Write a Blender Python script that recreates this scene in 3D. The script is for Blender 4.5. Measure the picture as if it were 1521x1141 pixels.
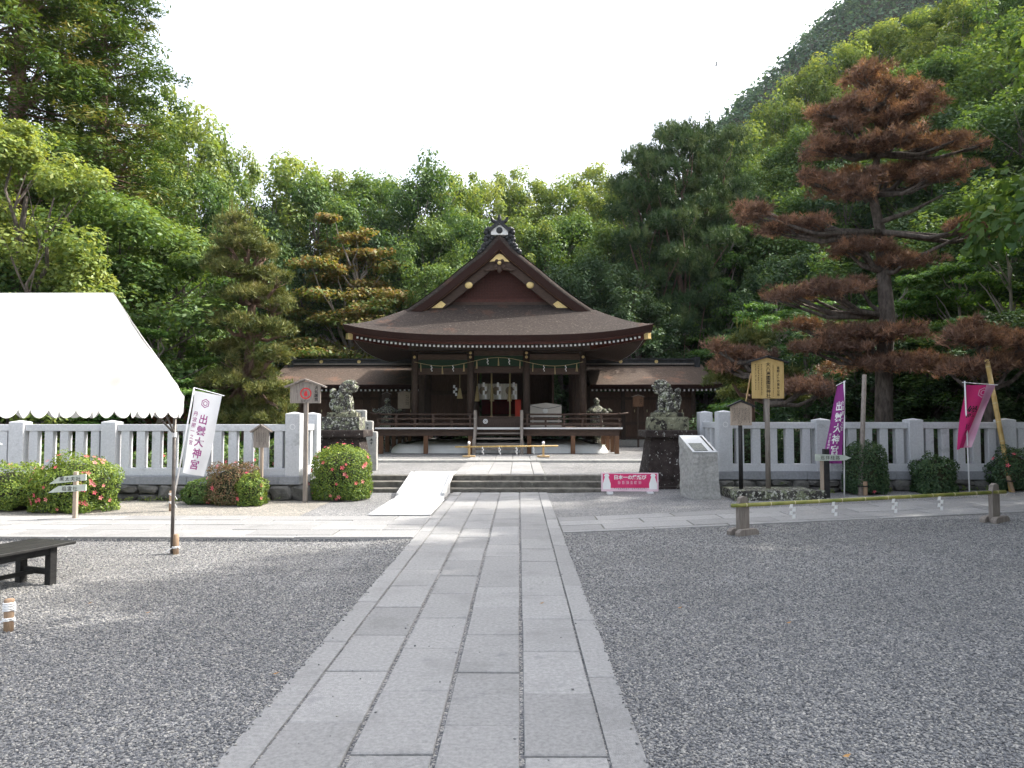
import bpy, bmesh, math, random
import numpy as np
from mathutils import Vector, Matrix, noise as mnoise

for o in list(bpy.data.objects): bpy.data.objects.remove(o)
SC = bpy.context.scene
COL = SC.collection
R = math.radians

# ------------------------------------------------------------------ camera
F, CX, CY = 1100.0, 760.5, 570.5
EYE = Vector((0, 0, 1.6))
PITCH, YAW = math.atan(50 / F), math.atan(10 / F)
cam = bpy.data.cameras.new('camera'); camo = bpy.data.objects.new('camera', cam); COL.objects.link(camo)
cam.sensor_width = 36; cam.lens = 36 * F / 1521; cam.clip_end = 2000; cam.clip_start = 0.05
camo.location = EYE; camo.rotation_euler = (R(90) + PITCH, 0, YAW)
SC.camera = camo

# ------------------------------------------------------------------ sky, sun, exposure
SUN = Vector((0.80, 0.26, 0.83)).normalized()
world = bpy.data.worlds.new('World'); SC.world = world; world.use_nodes = True
wn = world.node_tree.nodes; wl = world.node_tree.links
sky = wn.new('ShaderNodeTexSky'); sky.sky_type = 'NISHITA'; sky.sun_disc = False
sky.sun_elevation = math.asin(SUN.z); sky.sun_rotation = math.atan2(SUN.x, SUN.y)
sky.air_density = 1.2; sky.dust_density = 5.0; sky.ozone_density = 1.0
hs = wn.new('ShaderNodeHueSaturation'); hs.inputs['Saturation'].default_value = 0.45
wl.new(sky.outputs[0], hs.inputs['Color']); wl.new(hs.outputs[0], wn['Background'].inputs[0])
wn['Background'].inputs[1].default_value = 0.15
sun = bpy.data.lights.new('sun', 'SUN'); suno = bpy.data.objects.new('sun', sun); COL.objects.link(suno)
sun.energy = 2.4; sun.angle = R(0.6); sun.color = (1, 0.95, 0.86)
suno.rotation_euler = SUN.to_track_quat('Z', 'Y').to_euler(); suno.location = (30, 10, 40)
SC.view_settings.view_transform = 'Standard'; SC.view_settings.look = 'None'
SC.view_settings.exposure = 1.80; SC.view_settings.gamma = 1.0
SC.cycles.max_bounces = 6; SC.cycles.transparent_max_bounces = 6
SC.cycles.use_denoising = True

# ------------------------------------------------------------------ placing helpers
CAMROT = camo.rotation_euler.to_matrix()
def ray(px, py): return (CAMROT @ Vector(((px - CX) / F, (CY - py) / F, -1)))
def at(px, py, Y):
    "the place at depth Y that the photograph shows at (px, py)"
    d = ray(px, py); return EYE + d * (Y / d.y)
def sc_at(Y): return F / Y

# ------------------------------------------------------------------ materials
MATS = {}
def mat(name, c1, c2=None, scale=8.0, rough=0.8, bump=0.0, bscale=None, metal=0.0, detail=5, stretch=(1, 1, 1), spots=None, vary=0.0, coords='pos', spec=0.3):
    """two-tone noise material in place coordinates. spots=(colour, scale, threshold) adds lichen-like patches;
    vary = brightness spread between pieces."""
    m = bpy.data.materials.new(name); m.use_nodes = True; n = m.node_tree.nodes; l = m.node_tree.links
    b = n['Principled BSDF']; b.inputs['Roughness'].default_value = rough; b.inputs['Metallic'].default_value = metal
    b.inputs['Specular IOR Level'].default_value = spec
    if coords == 'pos':
        g = n.new('ShaderNodeNewGeometry').outputs['Position']
    else:
        g = n.new('ShaderNodeTexCoord').outputs['Object']
    mp = n.new('ShaderNodeMapping'); mp.inputs['Scale'].default_value = stretch; l.new(g, mp.inputs[0])
    tx = n.new('ShaderNodeTexNoise'); tx.inputs['Scale'].default_value = scale; tx.inputs['Detail'].default_value = detail; tx.inputs['Roughness'].default_value = 0.65
    l.new(mp.outputs[0], tx.inputs[0])
    rp = n.new('ShaderNodeValToRGB'); rp.color_ramp.elements[0].position = 0.33; rp.color_ramp.elements[1].position = 0.67
    rp.color_ramp.elements[0].color = (*c1, 1); rp.color_ramp.elements[1].color = (*(c2 or c1), 1)
    l.new(tx.outputs[0], rp.inputs[0]); col = rp.outputs[0]
    if spots:
        for (sc_, ss, th, *so) in (spots if isinstance(spots, list) else [spots]):
            t2 = n.new('ShaderNodeTexNoise'); t2.inputs['Scale'].default_value = ss; t2.inputs['Detail'].default_value = 6; t2.inputs['Roughness'].default_value = 0.7
            l.new(g, t2.inputs[0])
            r2 = n.new('ShaderNodeValToRGB'); r2.color_ramp.elements[0].position = th; r2.color_ramp.elements[1].position = th + (so[0] if so else 0.09)
            l.new(t2.outputs[0], r2.inputs[0])
            mx = n.new('ShaderNodeMixRGB'); mx.inputs[2].default_value = (*sc_, 1)
            l.new(r2.outputs[0], mx.inputs[0]); l.new(col, mx.inputs[1]); col = mx.outputs[0]
    if vary:
        oi = n.new('ShaderNodeObjectInfo'); mr = n.new('ShaderNodeMapRange')
        mr.inputs[3].default_value = 1 - vary; mr.inputs[4].default_value = 1 + vary
        l.new(oi.outputs['Random'], mr.inputs[0])
        mx = n.new('ShaderNodeVectorMath'); mx.operation = 'SCALE'
        l.new(col, mx.inputs[0]); l.new(mr.outputs[0], mx.inputs['Scale']); col = mx.outputs[0]
    l.new(col, b.inputs['Base Color'])
    if bump:
        t3 = n.new('ShaderNodeTexNoise'); t3.inputs['Scale'].default_value = bscale or scale * 3; t3.inputs['Detail'].default_value = 6
        l.new(mp.outputs[0], t3.inputs[0])
        bp = n.new('ShaderNodeBump'); bp.inputs['Strength'].default_value = bump; bp.inputs['Distance'].default_value = 0.02
        l.new(t3.outputs[0], bp.inputs['Height']); l.new(bp.outputs[0], b.inputs['Normal'])
    MATS[name] = m; return m

def gravel_mat(name, tint=(1, 1, 1), scale=75, lo=0.10, hi=0.42):
    m = bpy.data.materials.new(name); m.use_nodes = True; n = m.node_tree.nodes; l = m.node_tree.links
    b = n['Principled BSDF']; b.inputs['Roughness'].default_value = 0.85; b.inputs['Specular IOR Level'].default_value = 0.25
    g = n.new('ShaderNodeNewGeometry').outputs['Position']
    vo = n.new('ShaderNodeTexVoronoi'); vo.inputs['Scale'].default_value = scale; l.new(g, vo.inputs['Vector'])
    sp = n.new('ShaderNodeSeparateColor'); l.new(vo.outputs['Color'], sp.inputs[0])
    rp = n.new('ShaderNodeValToRGB'); e = rp.color_ramp.elements
    e[0].position = 0.0; e[0].color = (lo * tint[0] * 0.95, lo * tint[1], lo * tint[2] * 1.08, 1)
    e[1].position = 1.0; e[1].color = (hi * 1.35 * tint[0], hi * 1.3 * tint[1], hi * 1.2 * tint[2], 1)
    k = e.new(0.45); k.color = ((lo + hi) * 0.40 * tint[0], (lo + hi) * 0.41 * tint[1], (lo + hi) * 0.44 * tint[2], 1)
    k = e.new(0.85); k.color = (hi * tint[0], hi * 0.96 * tint[1], hi * 0.9 * tint[2], 1)
    l.new(sp.outputs[0], rp.inputs[0])
    no = n.new('ShaderNodeTexNoise'); no.inputs['Scale'].default_value = 0.9; no.inputs['Detail'].default_value = 7; no.inputs['Roughness'].default_value = 0.7; l.new(g, no.inputs[0])
    mr = n.new('ShaderNodeMapRange'); mr.inputs[1].default_value = 0.3; mr.inputs[2].default_value = 0.7; mr.inputs[3].default_value = 0.75; mr.inputs[4].default_value = 1.2; l.new(no.outputs[0], mr.inputs[0])
    mu = n.new('ShaderNodeVectorMath'); mu.operation = 'SCALE'; l.new(rp.outputs[0], mu.inputs[0]); l.new(mr.outputs[0], mu.inputs['Scale'])
    l.new(mu.outputs[0], b.inputs['Base Color'])
    v2 = n.new('ShaderNodeTexVoronoi'); v2.inputs['Scale'].default_value = scale; l.new(g, v2.inputs['Vector'])
    bp = n.new('ShaderNodeBump'); bp.invert = True; bp.inputs['Strength'].default_value = 0.9; bp.inputs['Distance'].default_value = 0.012
    l.new(v2.outputs['Distance'], bp.inputs['Height']); l.new(bp.outputs[0], b.inputs['Normal'])
    MATS[name] = m; return m

def leaf_mat(name, cols, trans=0.35, rough=0.6):
    "cols: list of colours across the leaf tint attribute"
    m = bpy.data.materials.new(name); m.use_nodes = True; n = m.node_tree.nodes; l = m.node_tree.links
    n.remove(n['Principled BSDF'])
    a = n.new('ShaderNodeAttribute'); a.attribute_name = 'tint'
    oi = n.new('ShaderNodeObjectInfo')
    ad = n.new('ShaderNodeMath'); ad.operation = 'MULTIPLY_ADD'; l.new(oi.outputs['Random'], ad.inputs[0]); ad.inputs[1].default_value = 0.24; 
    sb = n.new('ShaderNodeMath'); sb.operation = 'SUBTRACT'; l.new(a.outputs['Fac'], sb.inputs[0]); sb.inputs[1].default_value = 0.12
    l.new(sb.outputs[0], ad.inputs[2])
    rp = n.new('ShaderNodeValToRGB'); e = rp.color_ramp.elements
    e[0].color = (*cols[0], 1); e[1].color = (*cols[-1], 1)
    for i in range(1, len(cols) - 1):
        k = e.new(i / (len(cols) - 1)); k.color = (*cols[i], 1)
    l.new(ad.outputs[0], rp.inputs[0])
    d = n.new('ShaderNodeBsdfDiffuse'); t = n.new('ShaderNodeBsdfTranslucent'); g = n.new('ShaderNodeBsdfGlossy'); g.inputs['Roughness'].default_value = 0.5
    g.inputs['Color'].default_value = (0.6, 0.65, 0.6, 1)
    l.new(rp.outputs[0], d.inputs[0])
    mu = n.new('ShaderNodeMixRGB'); mu.blend_type = 'MULTIPLY'; mu.inputs[0].default_value = 1; mu.inputs[2].default_value = (1.35, 1.25, 0.55, 1); l.new(rp.outputs[0], mu.inputs[1]); l.new(mu.outputs[0], t.inputs[0])
    mx = n.new('ShaderNodeMixShader'); mx.inputs[0].default_value = trans; l.new(d.outputs[0], mx.inputs[1]); l.new(t.outputs[0], mx.inputs[2])
    m2 = n.new('ShaderNodeMixShader'); m2.inputs[0].default_value = 0.04; l.new(mx.outputs[0], m2.inputs[1]); l.new(g.outputs[0], m2.inputs[2])
    l.new(m2.outputs[0], n['Material Output'].inputs[0])
    MATS[name] = m; return m

gravel_mat('gravel', (1, 1, 1), 92, 0.07, 0.36); gravel_mat('gravel_pale', (1.15, 1.08, 0.95), 75, 0.13, 0.34)
mat('granite_slab', (0.215, 0.213, 0.212), (0.32, 0.317, 0.312), 38, 0.8, 0.4, 150, vary=0.11, spots=[((0.19, 0.188, 0.185), 1.4, 0.52, 0.25), ((0.20, 0.20, 0.205), 3.1, 0.60), ((0.32, 0.315, 0.30), 5.3, 0.66), ((0.15, 0.148, 0.145), 60, 0.66)])
mat('joint_soil', (0.022, 0.022, 0.016), (0.22, 0.205, 0.17), 3.2, 0.95, 0.5, 40, spots=((0.035, 0.065, 0.015), 3, 0.60, 0.04))
mat('step_stone', (0.075, 0.07, 0.06), (0.17, 0.16, 0.14), 7, 0.9, 0.5, 40, spots=((0.26, 0.25, 0.21), 6, 0.62))
mat('pale_stone', (0.30, 0.30, 0.29), (0.42, 0.41, 0.38), 12, 0.85, 0.3, 60, vary=0.06)
mat('fence_granite', (0.46, 0.47, 0.49), (0.57, 0.58, 0.60), 30, 0.75, 0.12, 150, vary=0.05, spots=((0.36, 0.37, 0.38), 2.0, 0.6))
mat('fence_base_granite', (0.22, 0.23, 0.25), (0.30, 0.31, 0.33), 20, 0.8, 0.2, 90, vary=0.05)
mat('rubble', (0.06, 0.06, 0.056), (0.15, 0.145, 0.135), 6, 0.9, 0.6, 30, vary=0.25, spots=[((0.08, 0.10, 0.04), 5, 0.6), ((0.33, 0.32, 0.29), 11, 0.66)])
mat('lichen_stone', (0.022, 0.020, 0.019), (0.10, 0.095, 0.085), 11, 0.95, 1.0, 45, spots=[((0.19, 0.21, 0.13), 8, 0.52, 0.04), ((0.50, 0.50, 0.44), 17, 0.55, 0.03), ((0.015, 0.014, 0.013), 21, 0.61, 0.03)])
mat('dark_pedestal_stone', (0.016, 0.011, 0.010), (0.050, 0.038, 0.034), 6, 0.9, 0.6, 35, spots=[((0.13, 0.12, 0.105), 3.0, 0.62, 0.06), ((0.50, 0.49, 0.46), 15, 0.63, 0.015)])
mat('mossy_block_stone', (0.10, 0.10, 0.07), (0.25, 0.25, 0.17), 6, 0.95, 0.7, 35, spots=[((0.026, 0.022, 0.020), 5, 0.52, 0.05), ((0.46, 0.48, 0.36), 14, 0.60, 0.03)])
mat('rough_granite', (0.26, 0.26, 0.25), (0.42, 0.41, 0.39), 18, 0.85, 1.0, 16, spots=((0.20, 0.20, 0.20), 3, 0.62))
mat('smooth_granite', (0.46, 0.47, 0.48), (0.55, 0.56, 0.57), 60, 0.6, 0.05)
mat('bronze_plaque', (0.07, 0.08, 0.075), (0.16, 0.17, 0.16), 30, 0.4, 0.6, 60, metal=0.5)
mat('dark_wood', (0.040, 0.027, 0.021), (0.085, 0.058, 0.045), 14, 0.7, 0.3, 60, stretch=(3, 3, 0.5), vary=0.12)
mat('beam_wood', (0.045, 0.028, 0.021), (0.095, 0.060, 0.044), 14, 0.7, 0.3, 60, stretch=(0.4, 3, 3), vary=0.12)
mat('post_wood', (0.10, 0.05, 0.028), (0.19, 0.10, 0.055), 14, 0.7, 0.3, 60, stretch=(3, 3, 0.4), vary=0.15)
mat('panel_wood', (0.065, 0.038, 0.028), (0.13, 0.080, 0.058), 18, 0.75, 0.3, 60, stretch=(3, 3, 0.3), vary=0.2)
mat('red_brown_wood', (0.055, 0.014, 0.010), (0.10, 0.030, 0.020), 16, 0.6, 0.2, 60, stretch=(1, 1, 1))
mat('bark_thatch', (0.020, 0.015, 0.013), (0.058, 0.044, 0.037), 14, 0.95, 1.0, 24, stretch=(1, 1.6, 1.6), detail=9, spots=[((0.085, 0.044, 0.030), 0.8, 0.57, 0.12), ((0.105, 0.088, 0.077), 12, 0.56, 0.10), ((0.018, 0.014, 0.013), 15, 0.58, 0.08), ((0.028, 0.023, 0.021), 1.3, 0.58, 0.15)])
mat('bark_thatch_brown', (0.048, 0.034, 0.026), (0.115, 0.084, 0.066), 16, 0.95, 1.0, 26, stretch=(1, 1.5, 1.5), detail=8, spots=[((0.15, 0.085, 0.058), 0.7, 0.55), ((0.17, 0.135, 0.11), 11, 0.57, 0.10), ((0.038, 0.028, 0.024), 13, 0.57, 0.08)])
mat('bark_edge', (0.020, 0.009, 0.007), (0.045, 0.018, 0.013), 12, 0.9, 0.6, 90, stretch=(1, 1, 7))
mat('grey_wood', (0.17, 0.145, 0.125), (0.30, 0.265, 0.235), 12, 0.85, 0.4, 60, stretch=(5, 5, 0.4), vary=0.1)
mat('pale_wood', (0.30, 0.24, 0.19), (0.42, 0.34, 0.27), 10, 0.8, 0.3, 60, stretch=(5, 5, 0.4), vary=0.1)
mat('ema_wood', (0.58, 0.53, 0.48), (0.68, 0.64, 0.58), 6, 0.8, 0.1, 60, stretch=(0.4, 4, 4))
mat('yellow_wood', (0.44, 0.30, 0.11), (0.56, 0.40, 0.17), 7, 0.7, 0.15, 60, stretch=(4, 4, 0.4))
mat('fresh_wood', (0.46, 0.31, 0.15), (0.58, 0.41, 0.22), 10, 0.7, 0.2, 60, stretch=(4, 4, 0.4))
mat('black_wood', (0.012, 0.012, 0.013), (0.030, 0.029, 0.028), 12, 0.5, 0.3, 60, stretch=(2, 0.4, 2))
mat('black_tile', (0.016, 0.017, 0.019), (0.045, 0.047, 0.050), 8, 0.45, 0.2, 40)
mat('gold', (0.55, 0.40, 0.16), (0.80, 0.62, 0.30), 40, 0.38, 0.6, 60, metal=0.75)
mat('white_paint', (0.74, 0.74, 0.73), (0.82, 0.82, 0.81), 12, 0.7)
mat('plaster', (0.76, 0.76, 0.74), (0.84, 0.84, 0.82), 3, 0.9, 0.1)
mat('ramp_white', (0.46, 0.46, 0.46), (0.56, 0.56, 0.56), 3, 0.7, 0.1, spots=((0.42, 0.41, 0.40), 4, 0.62))
mat('red_cloth', (0.06, 0.004, 0.004), (0.13, 0.006, 0.006), 5, 0.9)
mat('vermilion', (0.50, 0.04, 0.02), (0.60, 0.06, 0.03), 5, 0.6)
mat('curtain_cloth', (0.62, 0.58, 0.50), (0.72, 0.69, 0.62), 6, 0.9)
mat('crest_brown', (0.24, 0.19, 0.13), (0.28, 0.22, 0.16), 6, 0.9)
mat('straw', (0.46, 0.36, 0.17), (0.62, 0.50, 0.27), 30, 0.9, 0.5, 60, stretch=(4, 4, 0.5))
mat('paper', (0.80, 0.80, 0.79), (0.85, 0.85, 0.84), 5, 0.9)
mat('green_blind', (0.016, 0.038, 0.022), (0.030, 0.062, 0.036), 20, 0.9, 0.3, 60, stretch=(0.3, 1, 6))
mat('bamboo_green', (0.14, 0.17, 0.03), (0.33, 0.30, 0.09), 5, 0.4, 0.1)
mat('bamboo_dry', (0.38, 0.25, 0.08), (0.52, 0.37, 0.15), 6, 0.45, 0.1)
mat('bamboo_node', (0.50, 0.43, 0.24), (0.58, 0.52, 0.34), 6, 0.6)
mat('metal_tube', (0.10, 0.09, 0.085), (0.20, 0.18, 0.165), 9, 0.5, 0.2, metal=0.4)
mat('white_tube', (0.75, 0.75, 0.76), (0.80, 0.80, 0.81), 5, 0.4)
mat('rope_white', (0.74, 0.74, 0.74), (0.82, 0.82, 0.82), 40, 0.9)
mat('ink', (0.012, 0.011, 0.011), (0.03, 0.028, 0.026), 30, 0.8)
mat('ink_purple', (0.30, 0.055, 0.20), (0.36, 0.08, 0.26), 30, 0.8)
mat('sign_red', (0.55, 0.035, 0.045), (0.62, 0.06, 0.06), 10, 0.8)
mat('sign_pale_green', (0.42, 0.46, 0.40), (0.50, 0.54, 0.48), 8, 0.6)
mat('board_pink', (0.62, 0.03, 0.13), (0.72, 0.06, 0.20), 3, 0.35)
mat('board_pale_pink', (0.72, 0.50, 0.58), (0.80, 0.62, 0.68), 6, 0.35)
mat('stake_wood', (0.26, 0.17, 0.11), (0.38, 0.27, 0.18), 10, 0.85, 0.4, 50, stretch=(3, 3, 0.5))
mat('bark', (0.06, 0.05, 0.044), (0.19, 0.16, 0.14), 6, 0.95, 1.0, 18, stretch=(2, 2, 0.6))
mat('bark_pale', (0.17, 0.15, 0.125), (0.33, 0.29, 0.25), 6, 0.95, 0.8, 18, stretch=(2, 2, 0.6))
mat('bark_red', (0.11, 0.065, 0.05), (0.24, 0.16, 0.125), 6, 0.95, 1.0, 18, stretch=(2, 2, 0.6))
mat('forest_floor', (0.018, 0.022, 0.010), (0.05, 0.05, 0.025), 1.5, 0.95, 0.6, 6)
mat('hut_wall', (0.20, 0.085, 0.045), (0.30, 0.13, 0.07), 7, 0.8, 0.2, 40, stretch=(3, 3, 0.4))
mat('petal', (0.60, 0.055, 0.10), (0.78, 0.17, 0.20), 20, 0.7)
mat('petal_pale', (0.66, 0.14, 0.16), (0.80, 0.32, 0.30), 20, 0.7)
mat('dead_leaf', (0.30, 0.15, 0.05), (0.42, 0.24, 0.09), 20, 0.8)

def cloth_mat(name, c, trans=0.35, c2=None):
    m = bpy.data.materials.new(name); m.use_nodes = True; n = m.node_tree.nodes; l = m.node_tree.links
    n.remove(n['Principled BSDF'])
    g = n.new('ShaderNodeNewGeometry'); tx = n.new('ShaderNodeTexNoise'); tx.inputs['Scale'].default_value = 2.5; tx.inputs['Detail'].default_value = 5
    l.new(g.outputs['Position'], tx.inputs[0])
    rp = n.new('ShaderNodeValToRGB'); rp.color_ramp.elements[0].position = 0.35; rp.color_ramp.elements[1].position = 0.65
    rp.color_ramp.elements[0].color = (*(c2 or tuple(k * 0.9 for k in c)), 1); rp.color_ramp.elements[1].color = (*c, 1); l.new(tx.outputs[0], rp.inputs[0])
    d = n.new('ShaderNodeBsdfDiffuse'); t = n.new('ShaderNodeBsdfTranslucent')
    l.new(rp.outputs[0], d.inputs[0]); l.new(rp.outputs[0], t.inputs[0])
    mx = n.new('ShaderNodeMixShader'); mx.inputs[0].default_value = trans; l.new(d.outputs[0], mx.inputs[1]); l.new(t.outputs[0], mx.inputs[2])
    l.new(mx.outputs[0], n['Material Output'].inputs[0]); MATS[name] = m
cloth_mat('tent_cloth', (0.60, 0.60, 0.595), 0.2)
cloth_mat('flag_white', (0.80, 0.80, 0.82), 0.35)
cloth_mat('flag_purple', (0.34, 0.07, 0.30), 0.35)
cloth_mat('flag_red', (0.62, 0.05, 0.17), 0.3, (0.55, 0.04, 0.20))
cloth_mat('flag_pale', (0.72, 0.50, 0.60), 0.3, (0.62, 0.30, 0.45))

leaf_mat('leaf_fresh', [(0.049, 0.100, 0.033), (0.114, 0.185, 0.048), (0.206, 0.272, 0.072), (0.311, 0.344, 0.096)], 0.42)
leaf_mat('leaf_mid', [(0.026, 0.068, 0.022), (0.058, 0.122, 0.032), (0.110, 0.183, 0.049), (0.175, 0.244, 0.066)], 0.36)
leaf_mat('leaf_dark', [(0.015, 0.039, 0.022), (0.032, 0.070, 0.031), (0.058, 0.107, 0.044), (0.095, 0.147, 0.058)], 0.28)
leaf_mat('leaf_maple', [(0.029, 0.086, 0.022), (0.065, 0.153, 0.031), (0.124, 0.226, 0.049), (0.189, 0.293, 0.066)], 0.45)
leaf_mat('leaf_maple_red', [(0.050, 0.105, 0.022), (0.105, 0.160, 0.034), (0.200, 0.175, 0.050), (0.320, 0.165, 0.080)], 0.42)
leaf_mat('needle_pine', [(0.045, 0.065, 0.020), (0.095, 0.118, 0.032), (0.165, 0.175, 0.050), (0.24, 0.215, 0.075)], 0.2)
leaf_mat('needle_dark', [(0.018, 0.043, 0.016), (0.034, 0.072, 0.023), (0.061, 0.108, 0.035), (0.108, 0.143, 0.047)], 0.15)
leaf_mat('needle_dead', [(0.085, 0.050, 0.039), (0.155, 0.090, 0.069), (0.235, 0.138, 0.103), (0.38, 0.21, 0.135)], 0.18)
leaf_mat('needle_cedar', [(0.032, 0.068, 0.016), (0.064, 0.118, 0.022), (0.122, 0.165, 0.035), (0.215, 0.165, 0.062)], 0.25)
leaf_mat('leaf_azalea', [(0.040, 0.082, 0.018), (0.102, 0.171, 0.029), (0.196, 0.267, 0.041), (0.296, 0.355, 0.055)], 0.3)
leaf_mat('leaf_dry', [(0.072, 0.100, 0.031), (0.172, 0.143, 0.070), (0.257, 0.143, 0.086), (0.343, 0.200, 0.125)], 0.25)
leaf_mat('leaf_far', [(0.030, 0.075, 0.048), (0.060, 0.131, 0.077), (0.105, 0.196, 0.099), (0.165, 0.261, 0.120)], 0.25)

# ------------------------------------------------------------------ object helpers
def wloc(o):
    v = Vector((0, 0, 0))
    while o is not None:
        v += Vector(o.location); o = o.parent
    return v
def tag(o, label=None, cat=None, group=None, kind=None):
    if label: o['label'] = label
    if cat: o['category'] = cat
    if group: o['group'] = group
    if kind: o['kind'] = kind
    return o
def thing(name, loc, label, cat, group=None, rz=0):
    o = bpy.data.objects.new(name, None); COL.objects.link(o); o.location = loc; o.rotation_euler = (0, 0, rz)
    o.empty_display_size = 0.2
    return tag(o, label, cat, group)
def link_mesh(name, me, m=None, parent=None, loc=(0, 0, 0), rot=(0, 0, 0), scale=(1, 1, 1), local=False):
    if m is not None and not me.materials: me.materials.append(MATS[m])
    o = bpy.data.objects.new(name, me); COL.objects.link(o)
    p = Vector(loc)
    if parent is not None:
        o.parent = parent
        if not local: p = p - wloc(parent)
    o.location = p; o.rotation_euler = rot; o.scale = scale
    return o
def dup(o, parent=None, **kw):
    c = o.copy(); COL.objects.link(c); c.parent = parent
    for ch in o.children: dup(ch, c)
    return c

class MB:
    def __init__(s): s.v = []; s.f = []
    def add(s, vs, fs):
        n = len(s.v); s.v += [tuple(v) for v in vs]; s.f += [tuple(i + n for i in f) for f in fs]; return s
    def box(s, x0, x1, y0, y1, z0, z1):
        return s.add([(x0, y0, z0), (x1, y0, z0), (x1, y1, z0), (x0, y1, z0), (x0, y0, z1), (x1, y0, z1), (x1, y1, z1), (x0, y1, z1)],
                     [(0, 3, 2, 1), (4, 5, 6, 7), (0, 1, 5, 4), (1, 2, 6, 5), (2, 3, 7, 6), (3, 0, 4, 7)])
    def bar(s, a, b, w, h, up=(0, 0, 1)):
        a = Vector(a); b = Vector(b); d = (b - a).normalized(); u = Vector(up)
        sd = d.cross(u).normalized() * w / 2; u = sd.cross(d).normalized() * h / 2
        vs = [p + i * sd + j * u for p in (a, b) for i, j in ((-1, -1), (1, -1), (1, 1), (-1, 1))]
        return s.add(vs, [(0, 1, 2, 3), (7, 6, 5, 4), (0, 4, 5, 1), (1, 5, 6, 2), (2, 6, 7, 3), (3, 7, 4, 0)])
    def tube(s, pts, r, n=8, cap=True):
        pts = [Vector(p) for p in pts]; rs = r if isinstance(r, (list, tuple)) else [r] * len(pts); vs = []; fs = []
        for i, p in enumerate(pts):
            d = (pts[min(i + 1, len(pts) - 1)] - pts[max(i - 1, 0)]).normalized()
            a = d.cross(Vector((0.31, 0.95, 0.02)) if abs(d.y) < 0.9 else Vector((1, 0, 0))).normalized(); b = d.cross(a)
            vs += [p + (a * math.cos(2 * math.pi * k / n) + b * math.sin(2 * math.pi * k / n)) * rs[i] for k in range(n)]
        for i in range(len(pts) - 1):
            fs += [(i * n + k, i * n + (k + 1) % n, (i + 1) * n + (k + 1) % n, (i + 1) * n + k) for k in range(n)]
        if cap: fs += [tuple(range(n - 1, -1, -1)), tuple((len(pts) - 1) * n + k for k in range(n))]
        return s.add(vs, fs)
    def lathe(s, prof, c=(0, 0, 0), n=16, sq=False):
        vs = []; fs = []; c = Vector(c); off = math.pi / 4 if n == 4 else 0
        for (r, z) in prof:
            vs += [c + Vector((r * math.cos(off + 2 * math.pi * k / n), r * math.sin(off + 2 * math.pi * k / n), z)) for k in range(n)]
        for i in range(len(prof) - 1):
            fs += [(i * n + k, i * n + (k + 1) % n, (i + 1) * n + (k + 1) % n, (i + 1) * n + k) for k in range(n)]
        fs += [tuple(range(n - 1, -1, -1)), tuple((len(prof) - 1) * n + k for k in range(n))]
        return s.add(vs, fs)
    def prism(s, poly, y0, y1):
        "polygon in x,z pushed from y0 to y1"
        n = len(poly); vs = [(x, y0, z) for x, z in poly] + [(x, y1, z) for x, z in poly]
        return s.add(vs, [tuple(range(n)), tuple(range(2 * n - 1, n - 1, -1))] + [(i, i + n, (i + 1) % n + n, (i + 1) % n) for i in range(n)])
    def grid(s, fn, nu, nv, flip=False):
        vs = [fn(i / nu, j / nv) for j in range(nv + 1) for i in range(nu + 1)]
        fs = []
        for j in range(nv):
            for i in range(nu):
                q = (j * (nu + 1) + i, j * (nu + 1) + i + 1, (j + 1) * (nu + 1) + i + 1, (j + 1) * (nu + 1) + i)
                fs.append(q[::-1] if flip else q)
        return s.add(vs, fs)
    def ell(s, c, r, n=10, m=7, rot=None):
        c = Vector(c); vs = []; fs = []; M = rot or Matrix.Identity(3)
        for j in range(m + 1):
            t = math.pi * j / m
            for i in range(n):
                p = 2 * math.pi * i / n
                vs.append(c + M @ Vector((r[0] * math.sin(t) * math.cos(p), r[1] * math.sin(t) * math.sin(p), -r[2] * math.cos(t))))
        for j in range(m):
            fs += [(j * n + i, j * n + (i + 1) % n, (j + 1) * n + (i + 1) % n, (j + 1) * n + i) for i in range(n)]
        return s.add(vs, fs)
    def mesh(s, name, off=(0, 0, 0)):
        me = bpy.data.meshes.new(name); o = Vector(off)
        me.from_pydata([(v[0] - o.x, v[1] - o.y, v[2] - o.z) for v in s.v], [], s.f); me.update(); return me
    def build(s, name, m, parent=None, smooth=False, bevel=0, local=False):
        off = Vector((0, 0, 0)) if (parent is None or local) else wloc(parent)
        me = s.mesh(name, off); me.materials.append(MATS[m])
        if smooth:
            me.polygons.foreach_set('use_smooth', [True] * len(me.polygons))
        o = bpy.data.objects.new(name, me); COL.objects.link(o)
        if parent is not None: o.parent = parent
        if bevel:
            b = o.modifiers.new('bevel', 'BEVEL'); b.width = bevel; b.segments = 1; b.limit_method = 'ANGLE'
        return o
def box(name, m, parent, x0, x1, y0, y1, z0, z1, bevel=0): return MB().box(x0, x1, y0, y1, z0, z1).build(name, m, parent, bevel=bevel)

def evaluated(me, mods):
    "bake modifiers into a new mesh"
    o = bpy.data.objects.new('tmp', me); COL.objects.link(o)
    for typ, kw in mods:
        md = o.modifiers.new(typ, typ)
        for k, v in kw.items(): setattr(md, k, v)
    dg = bpy.context.evaluated_depsgraph_get(); dg.update()
    out = bpy.data.meshes.new_from_object(o.evaluated_get(dg)); bpy.data.objects.remove(o); return out

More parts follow.
